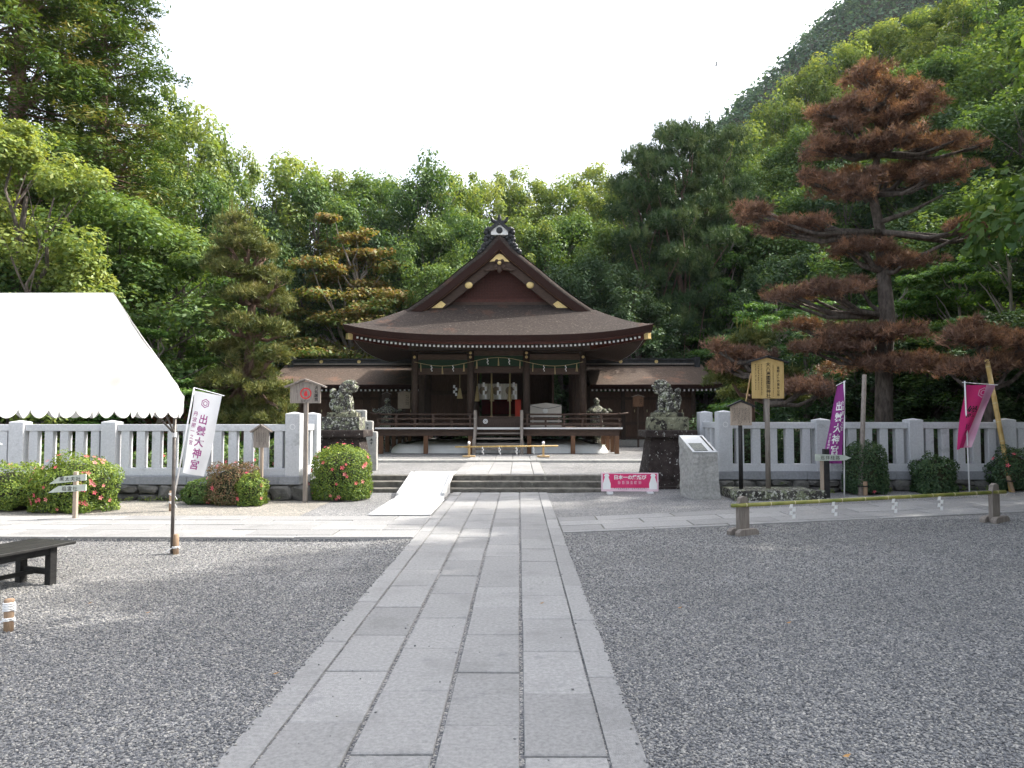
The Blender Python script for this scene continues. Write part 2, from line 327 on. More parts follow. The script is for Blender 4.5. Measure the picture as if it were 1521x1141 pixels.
FONTCACHE = {}
def text_mesh(body, size, vertical=False, spacing=1.0, bold=0.0):
    key = (body, size, vertical, spacing, bold)
    if key in FONTCACHE: return FONTCACHE[key]
    cu = bpy.data.curves.new('text', 'FONT'); cu.body = '\n'.join(body) if vertical else body
    cu.size = size; cu.align_x = 'CENTER'; cu.align_y = 'CENTER'; cu.space_line = spacing; cu.resolution_u = 2; cu.offset = bold
    if not vertical: cu.space_character = spacing
    o = bpy.data.objects.new('text', cu); COL.objects.link(o)
    dg = bpy.context.evaluated_depsgraph_get(); dg.update()
    me = bpy.data.meshes.new_from_object(o.evaluated_get(dg)); bpy.data.objects.remove(o)
    FONTCACHE[key] = me; return me
def lettering(body, size, m, parent, loc, vertical=False, spacing=1.0, bold=0.0, rz=0.0):
    me = text_mesh(body, size, vertical, spacing, bold).copy()
    # centre the outline on its own middle
    if len(me.vertices):
        co = np.zeros(len(me.vertices) * 3); me.vertices.foreach_get('co', co); co = co.reshape(-1, 3)
        co -= (co.max(0) + co.min(0)) / 2; me.vertices.foreach_set('co', co.ravel())
    me.materials.clear(); me.materials.append(MATS[m])
    return link_mesh('lettering', me, None, parent, loc, (R(90), 0, rz))
def fine_print(parent, m, x0, x1, z0, z1, y, cols, seed=1, cell=0.016):
    "columns of small illegible handwriting strokes"
    rg = random.Random(seed); mb = MB()
    for c in range(cols):
        xc = x0 + (x1 - x0) * (c + 0.5) / cols; z = z1 - rg.uniform(0, 0.02); zb = z0 + rg.uniform(0, (z1 - z0) * 0.3)
        while z > zb:
            for k in range(rg.randint(3, 5)):
                if rg.random() < 0.6:
                    zz = z - rg.uniform(0, cell * 0.8); a = xc - cell * rg.uniform(0.15, 0.45); b = xc + cell * rg.uniform(0.15, 0.45)
                    mb.add([(a, y, zz), (b, y, zz), (b, y, zz + cell * 0.13), (a, y, zz + cell * 0.13)], [(0, 1, 2, 3)])
                else:
                    a = xc + cell * rg.uniform(-0.35, 0.35)
                    mb.add([(a, y, z - cell * 0.8), (a + cell * 0.13, y, z - cell * 0.8), (a + cell * 0.13, y, z), (a, y, z)], [(0, 1, 2, 3)])
            z -= cell * 1.15
    o = mb.build('fine_print', m, parent); o['kind'] = 'stuff'; return o

# ------------------------------------------------------------------ foliage helpers (numpy)
def np_mesh(name, V, Fc, tint=None):
    me = bpy.data.meshes.new(name); k = Fc.shape[1]
    me.vertices.add(len(V)); me.vertices.foreach_set('co', V.astype(np.float32).ravel())
    me.loops.add(Fc.size); me.loops.foreach_set('vertex_index', Fc.astype(np.int32).ravel())
    me.polygons.add(len(Fc)); me.polygons.foreach_set('loop_start', np.arange(0, Fc.size, k, dtype=np.int32))
    me.polygons.foreach_set('loop_total', np.full(len(Fc), k, dtype=np.int32))
    if tint is not None:
        a = me.attributes.new('tint', 'FLOAT', 'POINT'); a.data.foreach_set('value', tint.astype(np.float32))
    me.update(calc_edges=True); return me
def unit(a): return a / np.maximum(np.linalg.norm(a, axis=1, keepdims=True), 1e-9)
class Leaves:
    def __init__(s, seed): s.g = np.random.default_rng(seed); s.P = []; s.N = []; s.T = []; s.L = []; s.W = []; s.c = []
    def clump(s, c, r, n, size, up=0.7, tint=0.5, shell=0.45, asp=0.55, spread=0.16):
        g = s.g; d = unit(g.normal(size=(n, 3)))
        rad = shell + (1 - shell) * g.random((n, 1)) ** 0.6
        p = np.array(c) + d * rad * np.array(r)
        nn = unit(d * 0.7 + np.array([0, 0, up]) + g.normal(size=(n, 3)) * 0.45)
        t = unit(np.cross(nn, g.normal(size=(n, 3)))); t[:, 2] -= 0.25; t = unit(t)
        s.P.append(p); s.N.append(nn); s.T.append(t); l = size * (0.65 + 0.7 * g.random(n)); s.L.append(l); s.W.append(l * asp)
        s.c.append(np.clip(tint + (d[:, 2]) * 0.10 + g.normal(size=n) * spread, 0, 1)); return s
    def quads(s, name):
        P = np.concatenate(s.P); N = np.concatenate(s.N); T = np.concatenate(s.T); L = np.concatenate(s.L)[:, None]; W = np.concatenate(s.W)[:, None]; c = np.concatenate(s.c)
        B = unit(np.cross(N, T)); T = unit(np.cross(B, N))
        V = np.stack([P - T * L * 0.5, P + B * W * 0.5 - N * W * 0.12, P + T * L * 0.5, P - B * W * 0.5 - N * W * 0.12], 1).reshape(-1, 3)
        Fc = np.arange(len(P) * 4).reshape(-1, 4)
        return np_mesh(name, V, Fc, np.repeat(c, 4))
class Needles:
    "tufts of thin triangles"
    def __init__(s, seed): s.g = np.random.default_rng(seed); s.V = []; s.c = []
    def tufts(s, P, D, nn, length, width, tint, spread=0.75):
        g = s.g; n = len(P)
        P = np.repeat(P, nn, 0); D = np.repeat(D, nn, 0); tn = np.repeat(tint, nn)
        d = unit(D + g.normal(size=D.shape) * spread); l = length * (0.7 + 0.5 * g.random((len(P), 1)))
        b = unit(np.cross(d, g.normal(size=d.shape))) * width / 2
        s.V.append(np.stack([P - b, P + b, P + d * l], 1).reshape(-1, 3)); s.c.append(np.repeat(np.clip(tn + g.normal(size=len(P)) * 0.10, 0, 1), 3))
    def pad(s, c, r, n, nn=9, length=0.13, width=0.012, tint=0.5, up=0.9, spread=0.75):
        g = s.g; nc = max(2, n // 9); d = unit(g.normal(size=(nc, 3))); d[:, 2] = np.abs(d[:, 2]) * 1.0 - 0.35
        rad = 0.25 + 1.0 * g.random((nc, 1)) ** 0.7
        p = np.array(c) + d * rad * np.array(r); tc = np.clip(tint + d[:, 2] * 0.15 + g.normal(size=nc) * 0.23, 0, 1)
        k = 9; p = np.repeat(p, k, 0) + g.normal(size=(nc * k, 3)) * length * np.array([0.46, 0.46, 0.34]); dd = np.repeat(unit(d * 0.6 + np.array([0, 0, up]) + g.normal(size=(nc, 3)) * 0.55), k, 0)
        s.tufts(p, dd, nn, length, width, np.clip(np.repeat(tc, k) + g.normal(size=nc * k) * 0.06, 0, 1), spread)
    def mesh(s, name):
        V = np.concatenate(s.V); return np_mesh(name, V, np.arange(len(V)).reshape(-1, 3), np.concatenate(s.c))
def wiggle(a, b, n, amp, rg):
    a = Vector(a); b = Vector(b); out = []
    for i in range(n + 1):
        t = i / n; p = a.lerp(b, t); k = amp * math.sin(math.pi * t)
        out.append(p + Vector((rg.uniform(-k, k), rg.uniform(-k, k), rg.uniform(-k, k) * 0.5)))
    out[0] = a; out[-1] = b; return out

# ================================================================== THE SETTING
PX = -0.40           # path axis
def sstep(a, b, x):
    t = min(1, max(0, (x - a) / (b - a))); return t * t * (3 - 2 * t)
def gz(x, y):
    z = -0.014 + 0.018 * max(0, min(x, 14) - 1)
    if x < -1.3 and y < 9.965: z -= 0.045 * sstep(5.0, 9.5, y) * sstep(-1.4, -2.2, x)
    return z
def hill(x, y):
    b = 0.46 * max(0, y - 41); b = 26 * (1 - math.exp(-b / 26))
    r = max(0, x - 13.5 - 0.10 * max(0, 30 - y)) * 0.80 * sstep(-14, 26, y)
    l = max(0, -x - 22) * 0.35 * sstep(8, 30, y)
    return b + r + l
def struct(o): o['kind'] = 'structure'; return o

# ground sheet: fine near the court, reaching to the horizon
xs = [-900, -300, -120, -60, -30, -20, -14, -10, -8, -6, -4, -3, -2.2, -1.9, -1.6, -1.4, -1.2, 0, 0.4, 1, 2, 4, 6, 9, 12, 14, 20, 40, 90, 300, 900]
ys = [-500, -120, -40, -15, -6, 0, 2, 4, 5, 6, 7, 8, 9, 9.5, 9.95, 9.975, 11, 13, 15, 16.3, 17, 30, 60, 120, 400, 1200]
mb = MB(); nx = len(xs)
mb.add([(x, y, gz(x, y)) for y in ys for x in xs], [(j * nx + i, j * nx + i + 1, (j + 1) * nx + i + 1, (j + 1) * nx + i) for j in range(len(ys) - 1) for i in range(nx - 1)])
struct(mb.build('gravel_ground', 'gravel'))
mb = MB().grid(lambda u, v: (-12.5 + 8.9 * u + v * 0, 12.1 + 2.6 * v, gz(-5, 13) + 0.006), 10, 4)
struct(mb.build('gravel_border', 'gravel_pale'))

# paved approach: bed, edge strips and slabs, each slab a piece
rg = random.Random(4)
def slab(parent, cs, lift=0.0, th=0.07, m='granite_slab', name='paving_slab', inset=0.004):
    "cs: four plan corners counter-clockwise; the top follows the ground with softened edges"
    c = Vector((sum(p[0] for p in cs) / 4, sum(p[1] for p in cs) / 4)); dz = rg.uniform(-0.004, 0.004) + lift
    tx, ty = rg.uniform(-0.002, 0.002), rg.uniform(-0.002, 0.002)
    def pt(p, ins, z):
        d = Vector((p[0], p[1])) - c; q = c + d * (1 - ins / max(d.length, 0.01))
        return (q.x, q.y, 0.018 * max(0, min(q.x, 14) - 1) + z + dz + tx * (1 if d.x > 0 else -1) + ty * (1 if d.y > 0 else -1))
    mb = MB(); vs = [pt(p, 0.0, -th) for p in cs] + [pt(p, 0.0, -0.006) for p in cs] + [pt(p, 0.010, 0) for p in cs]
    fs = [(8, 9, 10, 11)]
    for k in range(4):
        j = (k + 1) % 4; fs += [(k, j, j + 4, k + 4), (k + 4, j + 4, j + 8, k + 8)]
    mb.add(vs, fs); return mb.build(name, m, parent)
path = struct(MB().box(PX - 1.0, PX + 1.0, -3, 15.98, -0.10, -0.016).build('stone_path', 'joint_soil'))
edges = [-1.005, -0.83, -0.415, 0.0, 0.415, 0.83, 1.005]
for c in range(4):
    a, b = PX + edges[c + 1], PX + edges[c + 2]; y = 3.52 + (0.40 if c in (0, 2) else 0) - 0.79 * 7
    while y < 15.97:
        L = 0.79 + rg.uniform(-0.025, 0.025); y1 = min(y + L, 15.97); g = 0.010 + rg.uniform(0, 0.005)
        if y1 - y > 0.1: slab(path, [(a + g, y + 0.005), (b - g, y + 0.005 + rg.uniform(-0.004, 0.004)), (b - g, y1 - 0.005), (a + g, y1 - 0.005)])
        y = y1
for c in (0, 5):
    a, b = PX + edges[c], PX + edges[c + 1]; y = -2.6 + (0.5 if c else 0)
    while y < 15.97:
        y1 = min(y + rg.uniform(0.95, 1.5), 15.97)
        slab(path, [(a, y + 0.002), (b - 0.004, y + 0.002), (b - 0.004, y1 - 0.002), (a, y1 - 0.002)], name='edge_stone'); y = y1
# cross path, left arm (raised on a kerb) and right arm (swinging away)
lp = struct(MB().box(-12.5, PX - 1.02, 10.02, 12.05, -0.10, -0.012).build('cross_path', 'joint_soil'))
x = PX - 1.012
while x > -12.4:
    x1 = x - rg.uniform(1.3, 1.9); slab(lp, [(x1 + 0.003, 9.97), (x - 0.003, 9.97), (x - 0.003, 10.13), (x1 + 0.003, 10.13)], 0.004, 0.10, name='kerb_stone'); x = x1
rows = [(10.136, 10.62), (10.626, 11.12), (11.126, 11.62), (11.626, 12.12)]
for r_, (ya, yb) in enumerate(rows):
    x = PX - 1.012 + 0.0; first = True
    while x > -12.4:
        x1 = x - (0.55 if first and r_ % 2 else rg.uniform(1.0, 1.25)); first = False
        slab(lp, [(x1 + 0.005, ya + 0.004), (x - 0.005, ya + 0.004), (x - 0.005, yb - 0.004), (x1 + 0.005, yb - 0.004)], 0.002); x = x1
def right_pt(s, t):
    n0, n1, f0, f1 = Vector((PX + 1.012, 10.43)), Vector((13.0, 12.72)), Vector((PX + 1.012, 12.02)), Vector((13.0, 14.75))
    return n0.lerp(n1, s).lerp(f0.lerp(f1, s), t)
rp_ = MB(); rp_.grid(lambda u, v: (*right_pt(u, 0.02 + v * 0.96), 0.018 * max(0, right_pt(u, v).x - 1) - 0.009), 14, 2)
rpo = struct(rp_.build('cross_path', 'joint_soil'))
for r_, (t0, t1) in enumerate([(0, 0.10), (0.105, 0.40), (0.405, 0.70), (0.705, 1.0)]):
    s = 0.0; k = 0
    while s < 0.999:
        s1 = min(1, s + (0.05 if k == 0 and r_ % 2 else rg.uniform(0.085, 0.11))); k += 1
        slab(rpo, [right_pt(s + 0.0006, t0 + 0.003), right_pt(s1 - 0.0006, t0 + 0.003), right_pt(s1 - 0.0006, t1 - 0.003), right_pt(s + 0.0006, t1 - 0.003)]); s = s1

# terrace with three low steps
ter = struct(MB().box(-40, 40, 16.72, 70, -0.3, 0.285).build('terrace', 'gravel'))
up = struct(MB().box(-40, 40, 21.95, 70, 0.2, 0.345).build('upper_terrace', 'gravel'))
steps = struct(MB().box(-3.35, 2.95, 16.06, 16.72, -0.12, 0.0).build('terrace_steps', 'step_stone'))
for (y0, y1, z0, z1) in ((16.0, 16.36, -0.02, 0.07), (16.35, 16.71, 0.0, 0.19), (16.70, 17.02, 0.1, 0.302)):
    x = -3.4
    while x < 2.95:
        x1 = min(x + rg.uniform(1.1, 1.9), 2.98)
        mbx = MB().box(x + 0.004, x1 - 0.004, y0 + rg.uniform(0, 0.006), y1 - 0.01 * 0, z0 + (0.003 if z0 else 0), z1 + rg.uniform(-0.003, 0.003)); mbx.build('step_block', 'step_stone', steps, bevel=0.008); x = x1
curb = struct(MB().box(-14, 12, 21.86, 21.96, 0.1, 0.33).build('terrace_curb', 'step_stone'))
x = -13
while x < 11.5:
    x1 = x + rg.uniform(1.2, 1.8); MB().box(x + 0.004, x1 - 0.004, 21.72, 22.02, 0.2, 0.362).build('curb_stone', 'pale_stone', curb, bevel=0.01); x = x1
# path over the terrace
tp = struct(MB().box(-1.53, 0.62, 17.03, 24.85, 0.2, 0.292).build('terrace_path', 'joint_soil'))
tx = [-1.52, -1.25, -0.72, -0.19, 0.34, 0.61]
for zone, (ya, yb, zt) in enumerate(((17.03, 21.71, 0.310), (22.03, 24.85, 0.370))):
    for c in range(5):
        y = ya
        while y < yb - 0.05:
            y1 = min(yb, y + (rg.uniform(0.9, 1.2) if (c or y > ya) else 0.5)); MB().box(tx[c] + 0.006, tx[c + 1] - 0.006, y + 0.004, y1 - 0.004, 0.25, zt + rg.uniform(-0.002, 0.002)).build('paving_slab', 'granite_slab', tp, bevel=0.008); y = y1

# wooded hills
xs = list(np.linspace(-140, 160, 76)); ys = list(np.linspace(-30, 150, 61))
mb = MB(); nx = len(xs)
def hz(x, y): 
    h = hill(x, y); return h + (mnoise.noise(Vector((x * 0.09, y * 0.09, 0))) * 1.2 * min(1, h / 4) if h > 0 else -0.6) + (0.25 if y > 36 else -0.05)
mb.add([(x, y, hz(x, y)) for y in ys for x in xs], [(j * nx + i, j * nx + i + 1, (j + 1) * nx + i + 1, (j + 1) * nx + i) for j in range(len(ys) - 1) for i in range(nx - 1)])
struct(mb.build('hillside', 'forest_floor', smooth=True))
# far mountain
def mtn(x, y):
    k = y / 205.0; q = x / k
    z = float(np.interp(q, [20, 36, 51, 58.5, 97.5, 151, 260], [2, 18, 68, 84, 119, 162, 210]))
    return z * sstep(120, 205, y) - 1 + mnoise.noise(Vector((x * 0.03, y * 0.03, 4))) * 4
mb = MB().grid(lambda u, v: (20 + 260 * u, 130 + 150 * v, mtn(20 + 260 * u, 130 + 150 * v)), 60, 34)
struct(mb.build('far_mountain', 'forest_floor', smooth=True))

# loose gravel near the camera: real stones scattered by geometry nodes
stm = bpy.data.materials.new('gravel_stone'); stm.use_nodes = True; sn = stm.node_tree.nodes; sl = stm.node_tree.links
oi = sn.new('ShaderNodeObjectInfo'); rr = sn.new('ShaderNodeValToRGB'); e = rr.color_ramp.elements
e[0].color = (0.075, 0.078, 0.085, 1); e[1].color = (0.42, 0.40, 0.37, 1)
for ps, cc in ((0.35, (0.155, 0.157, 0.163)), (0.7, (0.225, 0.223, 0.22)), (0.92, (0.31, 0.30, 0.275))):
    k = e.new(ps); k.color = (*cc, 1)
sl.new(oi.outputs['Random'], rr.inputs[0]); sl.new(rr.outputs[0], sn['Principled BSDF'].inputs['Base Color']); sn['Principled BSDF'].inputs['Roughness'].default_value = 0.8
MATS['gravel_stone'] = stm
bm = bmesh.new(); bmesh.ops.create_icosphere(bm, subdivisions=1, radius=1.0)
for v in bm.verts: v.co = Vector((v.co.x * 1.15, v.co.y * 0.95, v.co.z * 0.62)) * (1 + mnoise.noise(v.co * 1.7) * 0.45)
pebble = bpy.data.meshes.new('pebble'); bm.to_mesh(pebble); bm.free(); pebble.materials.append(stm)
rngs = np.random.default_rng(8); pts = []
def scatter(x0, x1, y0, y1, dens):
    n = int((x1 - x0) * (y1 - y0) * dens); x = rngs.uniform(x0, x1, n); y = rngs.uniform(y0, y1, n)
    ok = (np.abs(x) < y * 0.78 + 0.5) & ((x < PX - 1.0 + rngs.normal(0, 0.012, n)) | (x > PX + 1.0 + rngs.normal(0, 0.012, n)))
    ok |= (rngs.random(n) < 0.0015) & (np.abs(x - PX) < 1.0)
    for a, b in zip(x[ok], y[ok]):
        if b > 9.93 and a < 0: continue
        if a > PX + 1.0 and b > 10.40 + (a - 0.6) * 0.186: continue
        pts.append((a, b, (gz(a, b) if abs(a - PX) > 1.0 else 0.0) + 0.003))
scatter(-5, 5, 2.7, 5.0, 4200); scatter(-6.5, 6.5, 5.0, 7.2, 2600); scatter(-8, 9, 7.2, 11.2, 1300)
pm = bpy.data.meshes.new('gravel_stones'); pm.vertices.add(len(pts)); pm.vertices.foreach_set('co', np.array(pts, dtype=np.float32).ravel()); pm.update()
so = bpy.data.objects.new('gravel_stones', pm); COL.objects.link(so); tag(so, 'loose grey gravel stones covering the court on both sides of the path', 'gravel', kind='stuff')
pebo = bpy.data.objects.new('pebble', pebble)
ng = bpy.data.node_groups.new('scatter_stones', 'GeometryNodeTree'); ng.interface.new_socket('Geometry', in_out='INPUT', socket_type='NodeSocketGeometry'); ng.interface.new_socket('Geometry', in_out='OUTPUT', socket_type='NodeSocketGeometry')
N = ng.nodes; gi = N.new('NodeGroupInput'); go = N.new('NodeGroupOutput'); ip = N.new('GeometryNodeInstanceOnPoints'); ob_ = N.new('GeometryNodeObjectInfo'); ob_.inputs['Object'].default_value = pebo
rv = N.new('FunctionNodeRandomValue'); rv.data_type = 'FLOAT_VECTOR'; rv.inputs[0].default_value = (-0.5, -0.5, 0); rv.inputs[1].default_value = (0.5, 0.5, 6.28)
rs = N.new('FunctionNodeRandomValue'); rs.data_type = 'FLOAT'; rs.inputs[2].default_value = 0.0040; rs.inputs[3].default_value = 0.0098
mp_ = N.new('GeometryNodeMeshToPoints'); ng.links.new(gi.outputs[0], mp_.inputs[0]); ng.links.new(mp_.outputs[0], ip.inputs['Points'])
ng.links.new(ob_.outputs['Geometry'], ip.inputs['Instance']); ng.links.new(rv.outputs[0], ip.inputs['Rotation']); ng.links.new(rs.outputs[1], ip.inputs['Scale']); ng.links.new(ip.outputs[0], go.inputs[0])
md = so.modifiers.new('scatter', 'NODES'); md.node_group = ng

# ================================================================== THE HALL
HX = -0.70
hall = thing('shrine_hall', (HX, 26.9, 0.36), 'dark timber shrine hall with curved bark roof and gold-trimmed gable', 'shrine')
GZ = 0.36
# white plaster mound under the floor
def mound(u, v):
    a = 2 * math.pi * u; c, s = math.cos(a), math.sin(a); e = 0.16
    x = 3.95 * math.copysign(abs(c) ** e, c); y = 3.5 * math.copysign(abs(s) ** e, s)
    k = 1 - 0.085 * (1 - math.cos(v * math.pi / 2)); return (HX + x * k, 29.65 + y * k, 0.30 + 0.36 * math.sin(v * math.pi / 2))
mb = MB().grid(mound, 72, 7); mb.box(HX - 3.3, HX + 3.3, 27.3, 32.6, 0.3, 0.655); mb.build('plaster_mound', 'plaster', hall, smooth=True)
# deck
DZ = 1.25; DX = 4.23; DY0 = 25.7
deck = box('deck', 'beam_wood', hall, HX - DX + 0.02, HX + DX - 0.02, DY0 + 0.03, 33.4, DZ - 0.13, DZ - 0.005)
w = MB().box(HX - DX - 0.06, HX - 0.86, DY0 - 0.03, DY0 + 0.10, DZ - 0.045, DZ + 0.01); w.box(HX + 0.86, HX + DX + 0.06, DY0 - 0.03, DY0 + 0.10, DZ - 0.045, DZ + 0.01)
w.box(HX - 0.78, HX + 0.80, DY0 - 0.04, DY0 + 0.12, DZ - 0.055, DZ + 0.012); w.build('white_board_ends', 'white_paint', deck)
n = 0; y = DY0 + 0.13
for k in range(12):
    box('floor_board', 'beam_wood', deck, HX - DX, HX + DX, y + 0.002, y + 0.098, DZ - 0.02, DZ + 0.006 + 0.001 * (k % 3)); y += 0.1
box('deck_beam', 'beam_wood', hall, HX - DX + 0.05, HX + DX - 0.05, DY0 + 0.06, DY0 + 0.22, DZ - 0.28, DZ - 0.132)
for px in (566, 632.5, 698.5, 786, 851, 916):
    X = at(px, 640, DY0 + 0.1).x
    box('deck_post', 'post_wood', hall, X - 0.075, X + 0.075, DY0 + 0.05, DY0 + 0.20, 0.345, DZ - 0.285, 0.006)
for k in range(5):
    for X in (HX - DX + 0.1, HX + DX - 0.1): box('deck_post', 'post_wood', hall, X - 0.07, X + 0.07, 27.2 + k * 1.4, 27.34 + k * 1.4, 0.345, DZ - 0.135)
# railings left and right of the stair, and along the sides
def rail_run(a, b):
    r = MB(); a = Vector(a); b = Vector(b)
    return r
for sx in (-1, 1):
    x0, x1 = (HX - DX - 0.28, HX - 0.80) if sx < 0 else (HX + 0.80, HX + DX + 0.28); yr = DY0 + 0.14
    tip = 0.05
    xi, xo = (x1, x0) if sx < 0 else (x0, x1)
    MB().tube([(xi, yr, 1.715), (xi + (xo - xi) * 0.85, yr, 1.715), (xi + (xo - xi) * 0.94, yr, 1.73), (xo, yr, 1.765)], 0.030, 10).build('handrail', 'beam_wood', hall, smooth=True)
    xa, xb = sorted((xi, xo - sx * 0.22))
    box('middle_rail', 'beam_wood', hall, xa, xb, yr - 0.03, yr + 0.03, 1.54, 1.585)
    box('lower_rail', 'beam_wood', hall, xa, xb, yr - 0.045, yr + 0.045, 1.335, 1.415)
    for k in range(6):
        X = xi + (xo - sx * 0.3 - xi) * (k + 0.3) / 5.3
        box('rail_post', 'beam_wood', hall, X - 0.035, X + 0.035, yr - 0.034, yr + 0.034, DZ + 0.008, 1.70 if k % 2 == 0 else 1.54)
    X = HX + sx * (DX - 0.06)
    MB().tube([(X, DY0 - 0.18, 1.755), (X, DY0 + 0.3, 1.722), (X, 33, 1.722)], 0.028, 8).build('handrail', 'beam_wood', hall, smooth=True)
    box('middle_rail', 'beam_wood', hall, X - 0.028, X + 0.028, DY0 + 0.18, 33, 1.538, 1.583); box('lower_rail', 'beam_wood', hall, X - 0.04, X + 0.04, DY0 + 0.19, 33, 1.333, 1.413)
# stair with stringers and newel posts
for sx in (-1, 1):
    X = HX + sx * 0.80
    MB().bar((X, 24.86, 0.44), (X, 25.72, 1.36), 0.09, 0.20, (0, 0, 1)).build('stringer', 'grey_wood', hall)
    box('newel_post', 'grey_wood', hall, X - 0.055, X + 0.055, 25.52, 25.64, 1.0, 1.86, 0.01)
    box('newel_post', 'grey_wood', hall, X - 0.055, X + 0.055, 24.80, 24.91, 0.36, 0.86, 0.01)
    MB().bar((X, 24.86, 0.84), (X, 25.60, 1.62), 0.06, 0.07).build('stair_rail', 'grey_wood', hall)
for k in range(4):
    z = 0.56 + k * 0.175; yy = 24.92 + k * 0.205
    box('tread', 'grey_wood', hall, HX - 0.755, HX + 0.755, yy, yy + 0.25, z - 0.05, z)
# columns
colx = [at(px, 600, 26.95).x for px in (616, 699, 782, 866)]
ZB = 4.0
for X in colx:
    MB().lathe([(0.125, DZ), (0.125, ZB)], (X, 26.95, 0), 14).build('column', 'dark_wood', hall, smooth=True)
for X in (colx[0], colx[3]):
    for Y in (29.0, 31.0, 33.0): box('column', 'dark_wood', hall, X - 0.11, X + 0.11, Y - 0.11, Y + 0.11, DZ, ZB)
for X in (colx[1], colx[2]): box('column', 'dark_wood', hall, X - 0.10, X + 0.10, 29.0 - 0.1, 29.0 + 0.1, DZ, ZB)
# tie beams: outer bays low, middle bay high, with gold nail covers
for i in range(3):
    z0, z1 = (3.71, 3.90) if i != 1 else (3.86, 4.05)
    box('tie_beam', 'beam_wood', hall, colx[i] + 0.12, colx[i + 1] - 0.12, 26.88, 27.02, z0, z1, 0.008)
    zt = z0 - 0.03; zc = 3.36 if i != 1 else 3.44
    box('green_blind', 'green_blind', hall, colx[i] + 0.125, colx[i + 1] - 0.125, 26.97, 26.99, zc - 0.05, z0 - 0.002)
    if i == 1:
        pl = [(colx[1] + 0.126, zt - 0.10)] + [(colx[1] + 0.126 + (colx[2] - colx[1] - 0.252) * t / 8, 3.30 + 0.06 * math.sin(math.pi * t / 8)) for t in range(9)] + [(colx[2] - 0.126, zt - 0.28), (colx[1] + 0.126, zt - 0.28)]
        box('curved_beam', 'beam_wood', hall, colx[1] + 0.124, colx[2] - 0.124, 26.90, 27.0, 3.22, 3.47, 0.02)
    else:
        box('lower_beam', 'beam_wood', hall, colx[i] + 0.124, colx[i + 1] - 0.124, 26.90, 27.0, 3.17, 3.40, 0.008)
for i, X in enumerate(colx):
    for z in ((3.80,) if i in (0, 3) else (3.80, 3.95)):
        MB().ell((X, 26.81, z), (0.055, 0.03, 0.055), 12, 6).build('nail_cover', 'gold', hall, smooth=True)
box('eave_beam', 'dark_wood', hall, colx[0] - 0.5, colx[3] + 0.5, 26.80, 27.10, 4.06, 4.28)
for X in (colx[0], colx[3]): box('eave_beam', 'dark_wood', hall, X - 0.14, X + 0.14, 27.12, 33.4, 4.06, 4.28)
box('ceiling', 'dark_wood', hall, colx[0], colx[3], 27.1, 33.4, 4.0, 4.05)
# inner front: back wall, red hanging, curtain with crests, offering shelf
box('inner_wall', 'panel_wood', hall, colx[0], colx[1] + 0.1, 31.1, 31.2, DZ, 3.99); box('inner_wall', 'panel_wood', hall, colx[2] - 0.1, colx[3] - 1.0, 32.6, 32.7, DZ, 3.99)
box('inner_wall', 'panel_wood', hall, colx[1] + 0.11, colx[2] - 0.11, 32.61, 32.71, DZ, 3.99)
for k in range(7): box('wall_board', 'panel_wood', hall, colx[0] + 0.12 + k * 0.28, colx[0] + 0.12 + k * 0.28 + 0.27, 30.96, 31.09, DZ + 0.02, 2.55 + 0.001 * k)
box('wall_rail', 'beam_wood', hall, colx[0], colx[1] + 0.1, 30.9, 31.08, 2.56, 2.72)
box('side_wall', 'panel_wood', hall, colx[3] - 1.02, colx[3] - 0.95, 29.2, 33, DZ, 3.99)
box('red_hanging', 'red_cloth', hall, colx[1] + 0.2, colx[2] - 0.45, 31.4, 31.45, 1.75, 2.75)
box('red_cabinet', 'vermilion', hall, colx[2] - 0.42, colx[2] - 0.20, 28.7, 28.95, 1.62, 2.3)
cl = MB().grid(lambda u, v: (colx[1] + 0.14 + 1.55 * u, 29.2 + 0.03 * math.sin(u * 34), 2.94 - 0.62 * v), 50, 4).build('curtain', 'curtain_cloth', hall, smooth=True)
for k in range(3):
    MB().lathe([(0.17, 0), (0.17, 0.005)], (0, 0, 0), 18).build('crest', 'crest_brown', cl, local=True)
for k, c in enumerate(cl.children):
    c.location = (colx[1] + 0.36 + k * 0.52 - HX, 29.145 - 26.9, 2.66 - 0.36); c.rotation_euler = (R(90), 0, 0)
# bell ropes with tassels, paper streamers, rope along the front
for px in (730, 757.5):
    X = at(px, 600, 28.6).x
    br = thing('bell_rope', (X, 28.6, 1.6), 'thick pale bell rope hanging before the white curtain, ' + ('in the middle of the opening' if px < 740 else 'beside the red cabinet'), 'rope', 'bell ropes in the hall opening')
    MB().tube([(X, 28.6, 3.95), (X, 28.6, 1.66)], 0.032, 8).build('rope', 'straw', br, smooth=True)
    MB().lathe([(0.05, 1.60), (0.055, 1.66), (0.03, 1.70)], (X, 28.6, 0), 8).build('knob', 'fresh_wood', br)
def tassel(X, Y, zt, h, w, label):
    g = random.Random(int(X * 100)); mb = MB()
    for k in range(26):
        a = g.uniform(0, 6.28); r = w * math.sqrt(g.random())
        mb.tube([(X + math.cos(a) * r * 0.25, Y + math.sin(a) * r * 0.25, zt - 0.02), (X + math.cos(a) * r * 0.6, Y + math.sin(a) * r * 0.6, zt - h * 0.5), (X + math.cos(a) * r, Y + math.sin(a) * r, zt - h)], [0.012, 0.014, 0.016], 5)
    mb.tube([(X, Y, 3.95), (X, Y, zt)], 0.012, 5)
    o = mb.build('straw_tassel', 'straw'); tag(o, label, 'tassel', 'straw tassels hanging in the hall')
tassel(at(683, 580, 28.4).x, 28.4, 2.75, 0.42, 0.11, 'bell-shaped straw tassel hanging alone before dark board wall')
